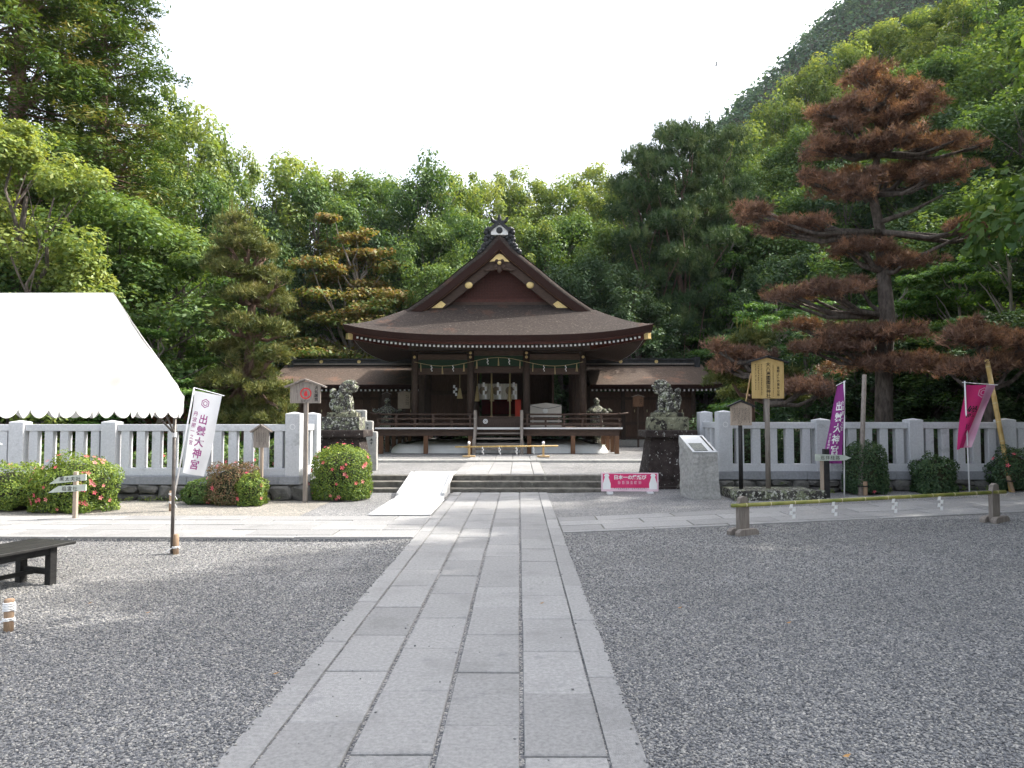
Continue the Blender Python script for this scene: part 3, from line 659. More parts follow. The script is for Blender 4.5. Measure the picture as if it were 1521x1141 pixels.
for px, t in ((709, 'beside the stair-side column, over the curtain edge'), (731, 'over the curtain beside the middle bell rope'), (757, 'over the curtain by the red cabinet')):
    tassel(at(px, 580, 28.9).x, 28.9, 2.86, 0.62, 0.09, 'long straw tassel hanging ' + t)
def shide(X, Y, zt, h, w, label, group, rz=0.0, m='paper', seed=0):
    mb = MB(); g = random.Random(seed); n = 4; x = 0
    for k in range(n):
        z1 = zt - h * k / n; z0 = zt - h * (k + 1.15) / n; sx = (w * 0.42) * (1 if k % 2 else -1)
        t = 0.25 * w * (1 if k % 2 else -1)
        yy = 0.004 * k
        mb.add([(sx - w * 0.5, yy, z1), (sx + w * 0.5, yy, z1), (sx + w * 0.5 + t * 0.4, yy + 0.01, z0), (sx - w * 0.5 + t * 0.4, yy + 0.01, z0)], [(0, 1, 2, 3)])
    for v in range(len(mb.v)):
        p = mb.v[v]; mb.v[v] = (X + p[0] * math.cos(rz) - p[1] * math.sin(rz), Y + p[0] * math.sin(rz) + p[1] * math.cos(rz), p[2])
    o = mb.build('paper_streamer', m); sdf = o.modifiers.new('thick', 'SOLIDIFY'); sdf.thickness = 0.002
    return tag(o, label, 'streamer', group)
for px, t in ((720, 'between the first two curtain crests'), (741, 'between the last two curtain crests'), (764.5, 'beside the red cabinet'), (676, 'next to the bell-shaped straw tassel')):
    shide(at(px, 580, 28.35).x, 28.35, 2.95 if px > 700 else 2.85, 0.62 if px > 700 else 0.4, 0.08, 'white zigzag paper streamer hanging ' + t, 'paper streamers inside the hall', seed=int(px))
rope_pts = []
for i in range(3):
    for t in range(9):
        u = t / 8; X = colx[i] + (colx[i + 1] - colx[i]) * u
        top = 3.60 if i != 1 else None
        z = (3.62 - 0.15 * math.sin(math.pi * u) if i != 1 else 3.62 + 0.16 * math.sin(math.pi * u))
        rope_pts.append((X, 26.79, z))
rp0 = MB().tube(rope_pts, 0.008, 6).build('straw_rope', 'straw', None, smooth=True)
tag(rp0, 'thin sacred straw rope strung across the tops of the hall columns', 'rope')
def ropez(X):
    for a, b in zip(rope_pts, rope_pts[1:]):
        if a[0] <= X <= b[0] + 1e-6: return a[2] + (b[2] - a[2]) * (X - a[0]) / max(1e-6, b[0] - a[0])
    return 3.6
for i in range(3):
    for k in range(5):
        X = colx[i] + (colx[i + 1] - colx[i]) * (k + 0.6) / 5.2; z = ropez(X)
        if k % 2 == 1: shide(X, 26.775, z, 0.22, 0.028, 'small white paper streamer on the straw rope along the hall front', 'paper streamers on the hall rope', seed=k)
        else:
            mb = MB(); g = random.Random(k + i * 9)
            for q in range(5): mb.tube([(X, 26.775, z), (X + g.uniform(-0.035, 0.035), 26.775 + g.uniform(-0.02, 0.02), z - 0.30)], [0.007, 0.005], 4)
            tag(mb.build('straw_strand', 'straw'), 'short straw strand hanging from the rope along the hall front', 'straw', 'straw strands on the hall rope')
# offering box with crest
ob = thing('offering_box', (HX + 0.02, 26.2, DZ + 0.012), 'long dark wooden offering box with a white round crest at the stair head', 'offering box')
box('chest', 'dark_wood', ob, HX - 0.74, HX + 0.78, 26.0, 26.4, DZ + 0.014, 1.60, 0.015)
box('lid_frame', 'beam_wood', ob, HX - 0.77, HX + 0.81, 25.97, 26.43, 1.602, 1.645)
cx_ = at(721, 625.5, 25.98).x; zc_ = at(721, 626, 25.98).z
mb = MB().lathe([(0.085, 0), (0.085, 0.008)], (0, 0, 0), 20); cr = link_mesh('crest_disc', mb.mesh('crest_disc'), 'white_paint', ob, (cx_, 25.99, zc_), (R(90), 0, 0))
mb = MB()
for k in range(6):
    a, b = k * math.pi / 3, (k + 1) * math.pi / 3
    mb.add([(0.062 * math.cos(a), 0.062 * math.sin(a), 0.0), (0.062 * math.cos(b), 0.062 * math.sin(b), 0), (0.05 * math.cos(b), 0.05 * math.sin(b), 0), (0.05 * math.cos(a), 0.05 * math.sin(a), 0)], [(0, 1, 2, 3)])
mb.add([(0.025, 0, 0), (0, 0.025, 0), (-0.025, 0, 0), (0, -0.025, 0)], [(0, 1, 2, 3)])
link_mesh('crest_mark', mb.mesh('crest_mark'), 'ink', ob, (cx_, 25.979, zc_), (R(90), 0, 0))
# big votive board in the right bay
vx0, vx1 = at(787.5, 600, 28.0).x, at(834, 600, 28.0).x; vm = (vx0 + vx1) / 2
vb = thing('votive_board', (vm, 28.0, DZ + 0.006), 'large pale house-shaped votive board standing in the open hall bay', 'board')
MB().prism([(vx0, 1.62), (vx1, 1.62), (vx1, 2.08), (vm, 2.16), (vx0, 2.08)], 28.0, 28.05).build('panel', 'ema_wood', vb)
MB().tube([(vx0 + (vx1 - vx0) * t / 10, 27.992, 2.06 - 0.11 * math.sin(math.pi * t / 10)) for t in range(11)], 0.008, 4).build('cord', 'ink', vb)
MB().ell((vm - 0.02, 27.995, 1.86), (0.10, 0.006, 0.10), 16, 8).build('painted_moon', 'plaster', vb, smooth=True)
box('foot_rail', 'ema_wood', vb, vx0, vx1, 27.98, 28.06, 1.43, 1.50); box('foot_rail', 'ema_wood', vb, vx0, vx1, 27.98, 28.06, 1.26, 1.31)
for X in (vx0 + 0.1, vx1 - 0.1): box('leg', 'pale_wood', vb, X - 0.03, X + 0.03, 28.06, 28.12, DZ + 0.006, 1.7)

# ------------------------------------------------ roof
EY, EU = 24.9, 5.27
prof = [(0, 8.30), (0.2, 8.15), (0.42, 7.88), (0.66, 7.64), (1.05, 7.33), (1.48, 6.99), (1.95, 6.59), (2.42, 6.21), (2.9, 5.86), (3.5, 5.46), (4.0, 5.15), (4.6, 4.78), (5.27, 4.39)]
def f_roof(u):
    u = min(abs(u), EU)
    for (a, za), (b, zb) in zip(prof, prof[1:]):
        if u <= b: return za + (zb - za) * (u - a) / (b - a)
    return prof[-1][1]
# smooth the profile
us = np.linspace(0, EU, 120); zs = np.array([f_roof(u) for u in us]); ker = np.ones(7) / 7
zs2 = np.convolve(np.pad(zs, 3, mode='reflect', reflect_type='odd'), ker, 'valid')
def f_roof(u): return float(np.interp(abs(u), us, zs2))
def lift(c): return 0.38 * max(0, c) ** 3.2
YB = 34.4; YM = (EY + YB) / 2; HYL = (YB - EY) / 2
def eave_lift(x, y):
    "corner upsweep: strong at the four corners, fading up the slope"
    cu = abs(x - HX) / EU; cv = abs(y - YM) / HYL
    return lift(min(1, cu)) * lift(min(1, cv)) / 0.38
roof = MB()
NV = 12; VG = 2.45
def front_fn(u, v):
    d = VG * v; half = EU - d; x = HX + half * (2 * u - 1); y = EY + d
    return (x, y, f_roof(EU - d) + eave_lift(x, y))
roof.grid(front_fn, 56, NV)
YG = EY + 1.79
for sx in (-1, 1):
    def side_low(u, v, sx=sx):
        d = 1.79 * v; y0 = EY + d; y1 = YB - d; y = y0 + (y1 - y0) * u; x = HX + sx * (EU - d)
        return (x, y, f_roof(EU - d) + eave_lift(x, y))
    roof.grid(side_low, 40, 8, flip=(sx < 0))
    def side_up(u, v, sx=sx):
        w = 3.48 * (1 - v); return (HX + sx * w, YG + (YB - 1.79 - YG) * u, f_roof(w))
    roof.grid(side_up, 20, 20, flip=(sx < 0))
def back_fn(u, v):
    d = 1.79 * v; half = EU - d; x = HX - half * (2 * u - 1); y = YB - d
    return (x, y, f_roof(EU - d) + eave_lift(x, y))
roof.grid(back_fn, 30, 6)
roof.prism([(HX - 3.4, 5.4), (HX + 3.4, 5.4), (HX, 8.0)], YB - 1.95, YB - 1.85)
ro = roof.build('roof', 'bark_thatch', hall, smooth=True)
# thick layered bark edge of the eaves and the soffit board behind it
def eave_pt(s):
    "walk round the eaves: s in 0..4 (front, right, back, left)"
    k = int(s) % 4; t = s - int(s)
    if k == 0: return (HX - EU + 2 * EU * t, EY)
    if k == 1: return (HX + EU, EY + (YB - EY) * t)
    if k == 2: return (HX + EU - 2 * EU * t, YB)
    return (HX - EU, YB - (YB - EY) * t)
def ez(x, y): return f_roof(EU) + eave_lift(x, y)
def ring(ins, dz):
    def p(s):
        x, y = eave_pt(min(s, 3.99999)); z = ez(x, y) + dz
        qx = HX + (x - HX) * (1 - ins / EU); qy = YM + (y - YM) * (1 - ins / HYL); return (qx, qy, z)
    return p
def band(name, m, i0, z0, i1, z1):
    a, b = ring(i0, z0), ring(i1, z1); mb = MB()
    for k in range(4): mb.grid(lambda u, v, k=k: a(k + min(u, 0.99999)) if v == 0 else b(k + min(u, 0.99999)), 48, 1, flip=True)
    return mb.build(name, m, ro)
band('bark_edge', 'bark_edge', 0.0, 0.0, 0.07, -0.22)
band('bark_edge', 'red_brown_wood', 0.07, -0.22, 0.16, -0.225)
band('eave_board', 'red_brown_wood', 0.16, -0.225, 0.17, -0.30)
band('soffit', 'dark_wood', 0.17, -0.30, 2.4, 0.16)
# rafters with white-painted ends
mr, me_ = MB(), MB()
k = -34
while k <= 34:
    x = HX + k * 0.146; y = EY + 0.30
    z = ez(HX + k * 0.146 * 1.03, EY) - 0.36
    if abs(x - HX) < EU - 0.32:
        L_ = max(0.15, min(2.0, EU - abs(x - HX) - 0.15)); mr.bar((x, y, z), (x, y + L_, z + 0.21 * L_), 0.075, 0.085); me_.box(x - 0.034, x + 0.034, y - 0.016, y - 0.001, z - 0.036, z + 0.032)
    k += 1
for sx in (-1, 1):
    for k in range(62):
        y = EY + 0.5 + k * 0.146; x = HX + sx * (EU - 0.30)
        if y > YB - 0.4: break
        z = ez(HX + sx * EU, y) - 0.36
        L_ = max(0.15, min(2.0, y - EY - 0.3, YB - y - 0.3)); mr.bar((x, y, z), (x - sx * L_, y, z + 0.21 * L_), 0.075, 0.085); me_.box(x - 0.002 + sx * 0.003, x + 0.002 + sx * 0.003, y - 0.036, y + 0.036, z - 0.045, z + 0.036)
tag(mr.build('rafters', 'dark_wood', ro), kind='stuff'); tag(me_.build('rafter_ends', 'white_paint', ro), kind='stuff')
for sx in (-1, 1):
    a = Vector((HX + sx * (EU - 0.14), EY + 0.14, ez(HX + sx * EU, EY) - 0.40)); b = Vector((HX + sx * 3.2, EY + 2.1, 4.15))
    MB().bar(a, b, 0.14, 0.18).build('hip_rafter', 'red_brown_wood', ro)
    d = (a - b).normalized(); MB().bar(a + d * 0.012, a - d * 0.16, 0.165, 0.205).build('gold_cap', 'gold', ro)
def gable_roll():
    "rounded weathered lip of the bark along the gable"
    for sx in (-1, 1):
        def p(u, v):
            w = 3.66 * u; s = (f_roof(w + 0.02) - f_roof(max(0, w - 0.02))) / (0.04 if w > 0.02 else 0.02); q = math.hypot(s, 1); d = 0.182 * (1 - math.cos(v * math.pi / 2)) - 0.004
            x = max(0, w + s / q * d); z = f_roof(w) - d / q - (0.2 * d if w < 0.05 else 0)
            return (HX + sx * x, GYF + 0.16 - 0.265 * math.sin(v * math.pi / 2), z)
        MB().grid(p, 44, 6, flip=(sx > 0)).build('bark_lip', 'bark_thatch', ro, smooth=True)
# gable: bark edge, bargeboards, gold fittings, lattice wall
GYF = YG
def gpt(u, drop, Y): return (HX + u, Y, f_roof(abs(u)) - drop)
def gable_strip(name, m, d0, d1, Y0, Y1, umax, parent, umin=0.0, thick=None):
    "bent strip following the gable slope between two drops, with depth"
    obs = []
    for sx in (-1, 1):
        mb = MB(); n = 30
        def pt(t, drop, Y):
            w = umin + (umax - umin) * t; s = (f_roof(w + 0.02) - f_roof(max(0, w - 0.02))) / (0.04 if w > 0.02 else 0.02)
            nx, nz = -s, 1.0; q = math.hypot(nx, nz); nx /= q; nz /= q
            x = w - nx * drop; z = f_roof(w) - nz * drop
            if x < 0: z -= (0 - x) * s * 0; x = 0.0; z = f_roof(0) - drop * 1.55 if drop else f_roof(0)
            return (HX + sx * x, Y, z)
        vs = []; fs = []
        for k in range(n + 1):
            t = k / n; vs += [pt(t, d0, Y0), pt(t, d1, Y0), pt(t, d1, Y1), pt(t, d0, Y1)]
        for k in range(n):
            a = k * 4; b = a + 4
            for i in range(4):
                j = (i + 1) % 4; q = (a + i, a + j, b + j, b + i); fs.append(q if sx > 0 else q[::-1])
        fs += [(0, 1, 2, 3), (n * 4 + 3, n * 4 + 2, n * 4 + 1, n * 4)]
        mb.add(vs, fs); obs.append(mb.build(name, m, parent))
    return obs
gable_roll()
gable_strip('gable_bark_edge', 'bark_edge', 0.17, 0.42, GYF - 0.10, GYF + 0.5, 3.66, ro)
gable_strip('gable_trim', 'post_wood', 0.422, 0.44, GYF - 0.04, GYF + 0.4, 3.55, ro)
gable_strip('gable_trim', 'bark_edge', 0.44, 0.475, GYF + 0.02, GYF + 0.4, 3.5, ro)
bb = gable_strip('bargeboard', 'beam_wood', 0.475, 0.75, GYF + 0.10, GYF + 0.20, 3.32, ro)
def on_slope(w, drop):
    s = (f_roof(w + 0.05) - f_roof(w - 0.05)) / 0.1; q = math.hypot(s, 1); return w + s / q * drop, f_roof(w) - drop / q, s
zt = 7.74
MB().prism([(HX, zt), (HX + 0.36, zt - 0.47), (HX + 0.20, zt - 0.45), (HX + 0.08, zt - 0.40), (HX, zt - 0.47), (HX - 0.08, zt - 0.40), (HX - 0.20, zt - 0.45), (HX - 0.36, zt - 0.47)][::-1], GYF + 0.03, GYF + 0.098).build('gold_plate', 'gold', ro)
for sx in (-1, 1):
    MB().ell((HX + sx * 1.12, GYF + 0.085, 6.42), (0.145, 0.03, 0.125), 16, 8).build('gold_boss', 'gold', ro, smooth=True)
    poly = [(HX + sx * a, b) for a, b in ((2.62, 5.585), (2.13, 5.85), (1.95, 5.72), (2.08, 5.585))]
    MB().prism(poly if sx < 0 else poly[::-1], GYF + 0.05, GYF + 0.098).build('gold_plate', 'gold', ro)
# carved pendant under the apex
pz = zt - 0.46; pend = MB()
for dx, dz, rx, rz in ((0, -0.20, 0.13, 0.16), (-0.14, -0.32, 0.11, 0.10), (0.14, -0.32, 0.11, 0.10), (0, -0.42, 0.09, 0.12), (-0.26, -0.40, 0.13, 0.06), (0.26, -0.40, 0.13, 0.06), (-0.44, -0.44, 0.13, 0.05), (0.44, -0.44, 0.13, 0.05), (-0.10, -0.10, 0.08, 0.08), (0.10, -0.10, 0.08, 0.08)):
    pend.ell((HX + dx, GYF + 0.06, pz + dz + 0.12), (rx, 0.06, rz), 12, 8)
po = pend.build('pendant', 'beam_wood', ro, smooth=True); MB().ell((HX, GYF - 0.01, pz - 0.06), (0.075, 0.03, 0.075), 12, 8).build('gold_boss', 'gold', po, smooth=True)
# gable wall and lattice
WY = EY + 2.30
wall = MB(); zz0 = 5.86
def wall_half(z):
    for w in np.linspace(3.2, 0.0, 120):
        if f_roof(w) - 0.40 >= z: return w
    return 0
zz0 = 5.74
polyw = [(HX - wall_half(zz0), zz0)] + [(HX + wall_half(zz0), zz0)] + [(HX + wall_half(z), z) for z in (6.2, 6.5, 6.8, 7.1, 7.4)] + [(HX - wall_half(z), z) for z in (7.4, 7.1, 6.8, 6.5, 6.2)]
wall.prism(polyw, WY + 0.06, WY + 0.12); wall.build('gable_wall', 'red_brown_wood', ro)
lt = MB()
for k in range(-17, 18):
    x = k * 0.105
    zt_ = min(6.98, f_roof(abs(x)) - 0.50)
    if zt_ > 6.02: lt.box(HX + x - 0.014, HX + x + 0.014, WY + 0.02, WY + 0.062, 5.98, zt_)
for k in range(9):
    z = 6.02 + k * 0.105; h = wall_half(z + 0.12)
    lt.box(HX - h, HX + h, WY + 0.008, WY + 0.021, z - 0.014, z + 0.014)
tag(lt.build('gable_lattice', 'red_brown_wood', ro), kind='stuff')
h = wall_half(6.0); box('gable_beam', 'red_brown_wood', ro, HX - h, HX + h, WY - 0.05, WY + 0.058, 5.86, 5.98)
h = wall_half(5.85); box('gable_sill', 'beam_wood', ro, HX - h, HX + h, WY - 0.10, WY + 0.058, 5.70, 5.85)
# ridge with end ornament
rd = MB().box(HX - 0.24, HX + 0.24, GYF + 0.22, YB - 1.9, 7.9, 8.48); rd.box(HX - 0.31, HX + 0.31, GYF + 0.10, YB - 1.8, 8.48, 8.56)
ridge = rd.build('ridge', 'black_tile', ro)
oz = 8.24; oy = GYF - 0.06
MB().prism([(HX - 0.31, oz), (HX + 0.31, oz), (HX + 0.31, oz + 0.12), (HX + 0.12, oz + 0.36), (HX - 0.12, oz + 0.36), (HX - 0.31, oz + 0.12)], oy, oy + 0.3).build('ornament_face', 'white_paint', ridge)
MB().ell((HX, oy - 0.01, oz + 0.16), (0.12, 0.03, 0.12), 16, 8).build('ornament_disc', 'black_tile', ridge, smooth=True)
cap = MB()
for sx in (-1, 1):
    cap.bar((HX + sx * 0.37, oy + 0.12, oz + 0.12), (HX, oy + 0.12, oz + 0.44), 0.40, 0.07)
    cap.bar((HX + sx * 0.35, oy + 0.12, oz + 0.21), (HX, oy + 0.12, oz + 0.52), 0.36, 0.06)
    cap.tube([(HX + sx * 0.10, oy + 0.05, oz + 0.45), (HX + sx * 0.24, oy + 0.02, oz + 0.52), (HX + sx * 0.30, oy, oz + 0.64)], [0.08, 0.07, 0.045], 8)
cap.tube([(HX, oy + 0.05, oz + 0.48), (HX, oy + 0.02, oz + 0.60), (HX, oy, oz + 0.74)], [0.09, 0.08, 0.04], 8)
cap.build('ornament_cap', 'black_tile', ridge)
for sx in (-1, 1):
    sc_ = MB(); g = random.Random(3)
    pts = [(0.40, 0.22), (0.48, 0.10), (0.42, -0.04), (0.50, -0.16), (0.46, -0.30), (0.58, -0.40), (0.60, -0.52), (0.72, -0.62)]
    for i, (dx, dz) in enumerate(pts):
        sc_.ell((HX + sx * dx, oy + 0.08, oz + dz), (0.105, 0.11, 0.10), 10, 7)
        if i % 2 == 0: sc_.ell((HX + sx * (dx + 0.09), oy + 0.04, oz + dz - 0.02), (0.06, 0.08, 0.06), 8, 6)
        sc_.ell((HX + sx * (dx - 0.13), oy + 0.12, oz + dz - 0.05), (0.10, 0.10, 0.10), 8, 6)
    sc_.build('ornament_scroll', 'black_tile', ridge, smooth=True)

# ================================================================== SIDE WINGS
def wing(x0, x1, endside, label):
    w = thing('side_wing', ((x0 + x1) / 2, 33.5, 0.345), label, 'building')
    YE, YR, ZE, ZR = 32.0, 34.8, 3.03, 4.10
    inner, outer = (x1, x0) if endside < 0 else (x0, x1)
    def slope(u, v):
        flare = 0.5 * (1 - v) ** 2
        xo = outer + endside * (0.25 + flare * 0.6) ; x = inner + (xo - inner) * u
        z = ZE + (ZR - ZE) * (0.72 * v + 0.28 * v * v) + 0.10 * max(0, u - 0.75) ** 2 * 16 * (1 - v) * 0.5
        return (x, YE + (YR - YE) * v, z)
    mb = MB().grid(slope, 40, 10, flip=(endside < 0)); mb.grid(lambda u, v: (slope(u, v)[0], 2 * YR - slope(u, v)[1], slope(u, v)[2]), 20, 6, flip=(endside > 0))
    rf = mb.build('roof', 'bark_thatch_brown', w, smooth=True)
    mb = MB(); mb.grid(lambda u, v: (slope(u, 0)[0], YE + 0.08 * v, slope(u, 0)[2] - 0.17 * v), 30, 1, flip=(endside > 0)); mb.build('bark_edge', 'bark_edge', rf)
    mb = MB(); mb.grid(lambda u, v: (slope(u, 0)[0], YE + 0.08 + 1.8 * v, slope(u, 0)[2] - 0.17 + 0.4 * v), 30, 1, flip=(endside > 0))
    xo = slope(1, 0)[0]
    mb.grid(lambda u, v: (slope(1, u)[0], slope(1, u)[1], slope(1, u)[2] - 0.2 * v), 10, 1, flip=(endside < 0)); mb.build('soffit', 'dark_wood', rf)
    mr, me_ = MB(), MB(); xa, xb = sorted((inner, xo - endside * 0.15)); n = int((xb - xa) / 0.19)
    for k in range(n):
        x = xa + 0.1 + k * 0.19; z = slope((x - inner) / (xo - inner), 0)[2] - 0.235
        mr.bar((x, YE + 0.2, z), (x, YE + 1.5, z + 0.25), 0.075, 0.08); me_.box(x - 0.036, x + 0.036, YE + 0.178, YE + 0.196, z - 0.042, z + 0.036)
    tag(mr.build('rafters', 'dark_wood', rf), kind='stuff'); tag(me_.build('rafter_ends', 'white_paint', rf), kind='stuff')
    xa, xb = sorted((inner, outer - endside * 0.1))
    rg_ = MB().box(xa, xb, YR - 0.22, YR + 0.22, ZR - 0.05, ZR + 0.20).build('ridge', 'black_tile', rf)
    MB().box(xa - 0.04, xb + 0.06, YR - 0.30, YR + 0.30, ZR + 0.202, ZR + 0.26).build('ridge_cap', 'black_tile', rg_)
    MB().box(xa - 0.01, xb + 0.01, YR - 0.26, YR - 0.222, ZR - 0.02, ZR + 0.03).build('ridge_trim', 'grey_wood', rg_)
    ox = outer - endside * 0.05
    MB().prism([(ox - 0.10, ZR - 0.45), (ox + 0.14, ZR - 0.45), (ox + 0.15, ZR + 0.33), (ox - 0.12, ZR + 0.33)], YR - 0.33, YR + 0.33).build('ridge_end_tile', 'black_tile', rg_)
    for px in ((477, 533) if endside < 0 else (922, 975)):
        X = at(px, 538, YR - 0.24).x; cr_ = MB().lathe([(0.085, 0), (0.075, 0.02)], (0, 0, 0), 14).build('gold_crest', 'gold', rg_, local=True)
        cr_.location = Vector((X, YR - 0.222, ZR + 0.12)) - wloc(rg_); cr_.rotation_euler = (R(90), 0, 0)
    # walls: posts, boards, rails, stone base
    xa, xb = sorted((inner, outer - endside * 0.55)); Yw = 33.2
    box('stone_base', 'pale_stone', w, xa - 0.2, xb + 0.2, Yw - 0.35, 36.2, 0.30, 0.62, 0.01)
    n = max(2, round((xb - xa) / 1.75))
    for k in range(n + 1):
        X = xa + (xb - xa) * k / n; box('post', 'dark_wood', w, X - 0.09, X + 0.09, Yw - 0.09, Yw + 0.09, 0.62, 2.86)
        if k < n:
            L = (xb - xa) / n - 0.18; nb = 5
            for q in range(nb):
                a = X + 0.09 + L * q / nb; box('wall_board', 'panel_wood', w, a + 0.004, a + L / nb - 0.004, Yw + 0.005 * (q % 2), Yw + 0.05, 0.70, 2.75)
            box('wall_rail', 'beam_wood', w, X + 0.092, X + 0.09 + L - 0.002, Yw - 0.06, Yw - 0.002, 1.28, 1.42); box('wall_rail', 'beam_wood', w, X + 0.092, X + 0.09 + L - 0.002, Yw - 0.06, Yw - 0.002, 2.40, 2.52)
            box('wall_rail', 'beam_wood', w, X + 0.092, X + 0.09 + L - 0.002, Yw - 0.06, Yw - 0.002, 0.64, 0.76)
            for s in (0.3, 0.7): MB().ell((X + 0.09 + L * s, Yw - 0.065, 1.9), (0.02, 0.012, 0.07), 8, 6).build('door_pull', 'bamboo_node', w)
    box('head_beam', 'dark_wood', w, xa - 0.3, xb + 0.3, Yw - 0.12, Yw + 0.12, 2.862, 3.02)
    box('back_wall', 'panel_wood', w, xa, xb, 36.0, 36.1, 0.62, 3.0)
    for X in (xa, xb): box('end_wall', 'panel_wood', w, X - 0.04, X + 0.04, Yw + 0.1, 35.98, 0.62, 3.1)
    return w
wing(-10.75, -4.2, -1, 'low timber wing with sunlit bark roof and black ridge, beside the pine')
wing(3.1, 8.35, 1, 'low timber wing with shaded bark roof and black ridge, beside the green maples')
def wing_sign(px0, px1, py0, py1, Y, label, m, text=None, base_z=0.345, seed=2):
    a, b = at(px0, py0, Y), at(px1, py1, Y)
    s = thing('notice_board', ((a.x + b.x) / 2, Y, base_z), label, 'sign')
    xm = (a.x + b.x) / 2
    MB().prism([(a.x, b.z), (b.x, b.z), (b.x, a.z - 0.06), (xm, a.z), (a.x, a.z - 0.06)], Y, Y + 0.035).build('board', m, s)
    for sx in (-1, 1): MB().bar((xm, Y + 0.015, a.z + 0.012), (xm + sx * (b.x - a.x) * 0.6, Y + 0.015, a.z - 0.075), 0.11, 0.02).build('board_roof', 'grey_wood', s)
    box('post', 'dark_wood', s, xm - 0.04, xm + 0.04, Y + 0.04, Y + 0.11, base_z, b.z + 0.3)
    if text: lettering(text, 0.16, 'ink', s, (xm - (b.x - a.x) * 0.12, Y - 0.004, (a.z + b.z) / 2 - 0.04), True, 1.0)
    fine_print(s, 'ink', xm + (b.x - a.x) * 0.12, b.x - 0.05, b.z + 0.08, a.z - 0.16, Y - 0.004, 2, seed, 0.06); return s
wing_sign(591, 609, 581, 607, 30.5, 'pale peaked notice board with black vertical writing by the hall corner column', 'pale_wood', None, seed=3)
wing_sign(568, 580, 583, 603, 31.0, 'dark weathered notice board half hidden behind the stone lantern finial', 'dark_wood', None, seed=5)
wing_sign(940, 956, 587, 604, 31.6, 'brown wooden notice board on a tall post before the shaded wing', 'post_wood', None, seed=6)

# ================================================================== STONE LANTERNS, GUARDIAN LIONS
def lantern(px, label):
    Y = 29.2; X = at(px, 600, Y).x; L = thing('stone_lantern', (X, Y, 0.345), label, 'lantern', 'stone lanterns beside the hall')
    MB().lathe([(0.50, 0.345), (0.50, 0.47), (0.36, 0.55)], (X, Y, 0), 6).build('base', 'lichen_stone', L, bevel=0.01)
    MB().lathe([(0.17, 0.54), (0.15, 0.75), (0.18, 0.86), (0.15, 0.98), (0.16, 1.16)], (X, Y, 0), 12).build('shaft', 'lichen_stone', L, smooth=True)
    MB().lathe([(0.20, 1.15), (0.36, 1.24), (0.36, 1.32)], (X, Y, 0), 6).build('platform', 'lichen_stone', L)
    MB().lathe([(0.24, 1.31), (0.25, 1.74)], (X, Y, 0), 6).build('light_box', 'lichen_stone', L)
    n = 6; mb = MB().lathe([(0.50, 1.76), (0.52, 1.83), (0.36, 1.92), (0.22, 2.02), (0.13, 2.08)], (X, Y, 0), 6)
    for k in range(6):
        a = k * math.pi / 3; mb.ell((X + 0.50 * math.cos(a), Y + 0.50 * math.sin(a), 1.88), (0.09, 0.09, 0.08), 8, 6)
    mb.build('roof', 'lichen_stone', L)
    MB().lathe([(0.07, 2.07), (0.14, 2.11), (0.06, 2.16), (0.13, 2.24), (0.12, 2.30), (0.03, 2.38)], (X, Y, 0), 12).build('finial', 'lichen_stone', L, smooth=True)
lantern(575.5, 'grey lichened stone lantern rising behind the hall railing on the sunlit wing side')
lantern(886, 'grey lichened stone lantern rising behind the hall railing on the shaded wing side')

def lion_mesh(seed, mouth):
    g = random.Random(seed); mb = MB()
    def E(c, r, n=14, m=10): mb.ell(c, r, n, m)
    # faces +x, sits on haunches
    E((-0.12, 0, 0.15), (0.18, 0.165, 0.16)); E((-0.04, 0, 0.28), (0.165, 0.15, 0.19)); E((0.04, 0, 0.36), (0.145, 0.15, 0.17))
    for s in (-1, 1):
        E((-0.08, s * 0.125, 0.12), (0.15, 0.075, 0.13)); E((0.04, s * 0.14, 0.03), (0.11, 0.055, 0.04))
        mb.tube([(0.09, s * 0.095, 0.38), (0.14, s * 0.10, 0.22), (0.145, s * 0.10, 0.04)], [0.08, 0.06, 0.052], 10); E((0.18, s * 0.10, 0.035), (0.085, 0.062, 0.04))
        for q in range(3): E((0.245, s * 0.10 + (q - 1) * 0.034, 0.026), (0.025, 0.016, 0.024), 8, 6)
    E((0.09, 0, 0.585), (0.175, 0.17, 0.155)); E((0.21, 0, 0.565), (0.105, 0.125, 0.07)); E((0.19, 0, 0.47 if mouth else 0.495), (0.095, 0.105, 0.035))
    E((0.30, 0, 0.60), (0.035, 0.055, 0.032)); E((0.14, 0, 0.715), (0.12, 0.14, 0.035))
    for s in (-1, 1):
        E((0.215, s * 0.075, 0.645), (0.035, 0.04, 0.034)); E((0.235, s * 0.075, 0.685), (0.045, 0.05, 0.02)); E((0.02, s * 0.175, 0.62), (0.07, 0.03, 0.045))
    for k in range(46):
        a = g.uniform(-2.6, 2.6); t = g.uniform(0, 1)
        E((0.02 - 0.13 * t + g.uniform(-0.02, 0.02), math.sin(a) * (0.165 + 0.02 * t), 0.575 - 0.26 * t + math.cos(a) * 0.115), (0.05, 0.05, 0.05), 8, 6)
    for k in range(12):
        E((-0.235 + g.uniform(-0.035, 0.035), g.uniform(-0.07, 0.07), 0.18 + k * 0.030), (0.06, 0.06, 0.055), 8, 6)
    me = mb.mesh('guardian_lion'); me = evaluated(me, [('REMESH', dict(mode='VOXEL', voxel_size=0.0105)), ('SMOOTH', dict(factor=0.5, iterations=2))])
    # weathered surface
    co = np.zeros(len(me.vertices) * 3); me.vertices.foreach_get('co', co); co = co.reshape(-1, 3)
    for i in range(len(co)):
        p = Vector(co[i]); k = mnoise.noise(p * 20 + Vector((seed, 0, 0))) * 0.013 + mnoise.noise(p * 50) * 0.008
        co[i] *= 1 + k / max(0.15, p.length)
    me.vertices.foreach_set('co', co.ravel()); return me
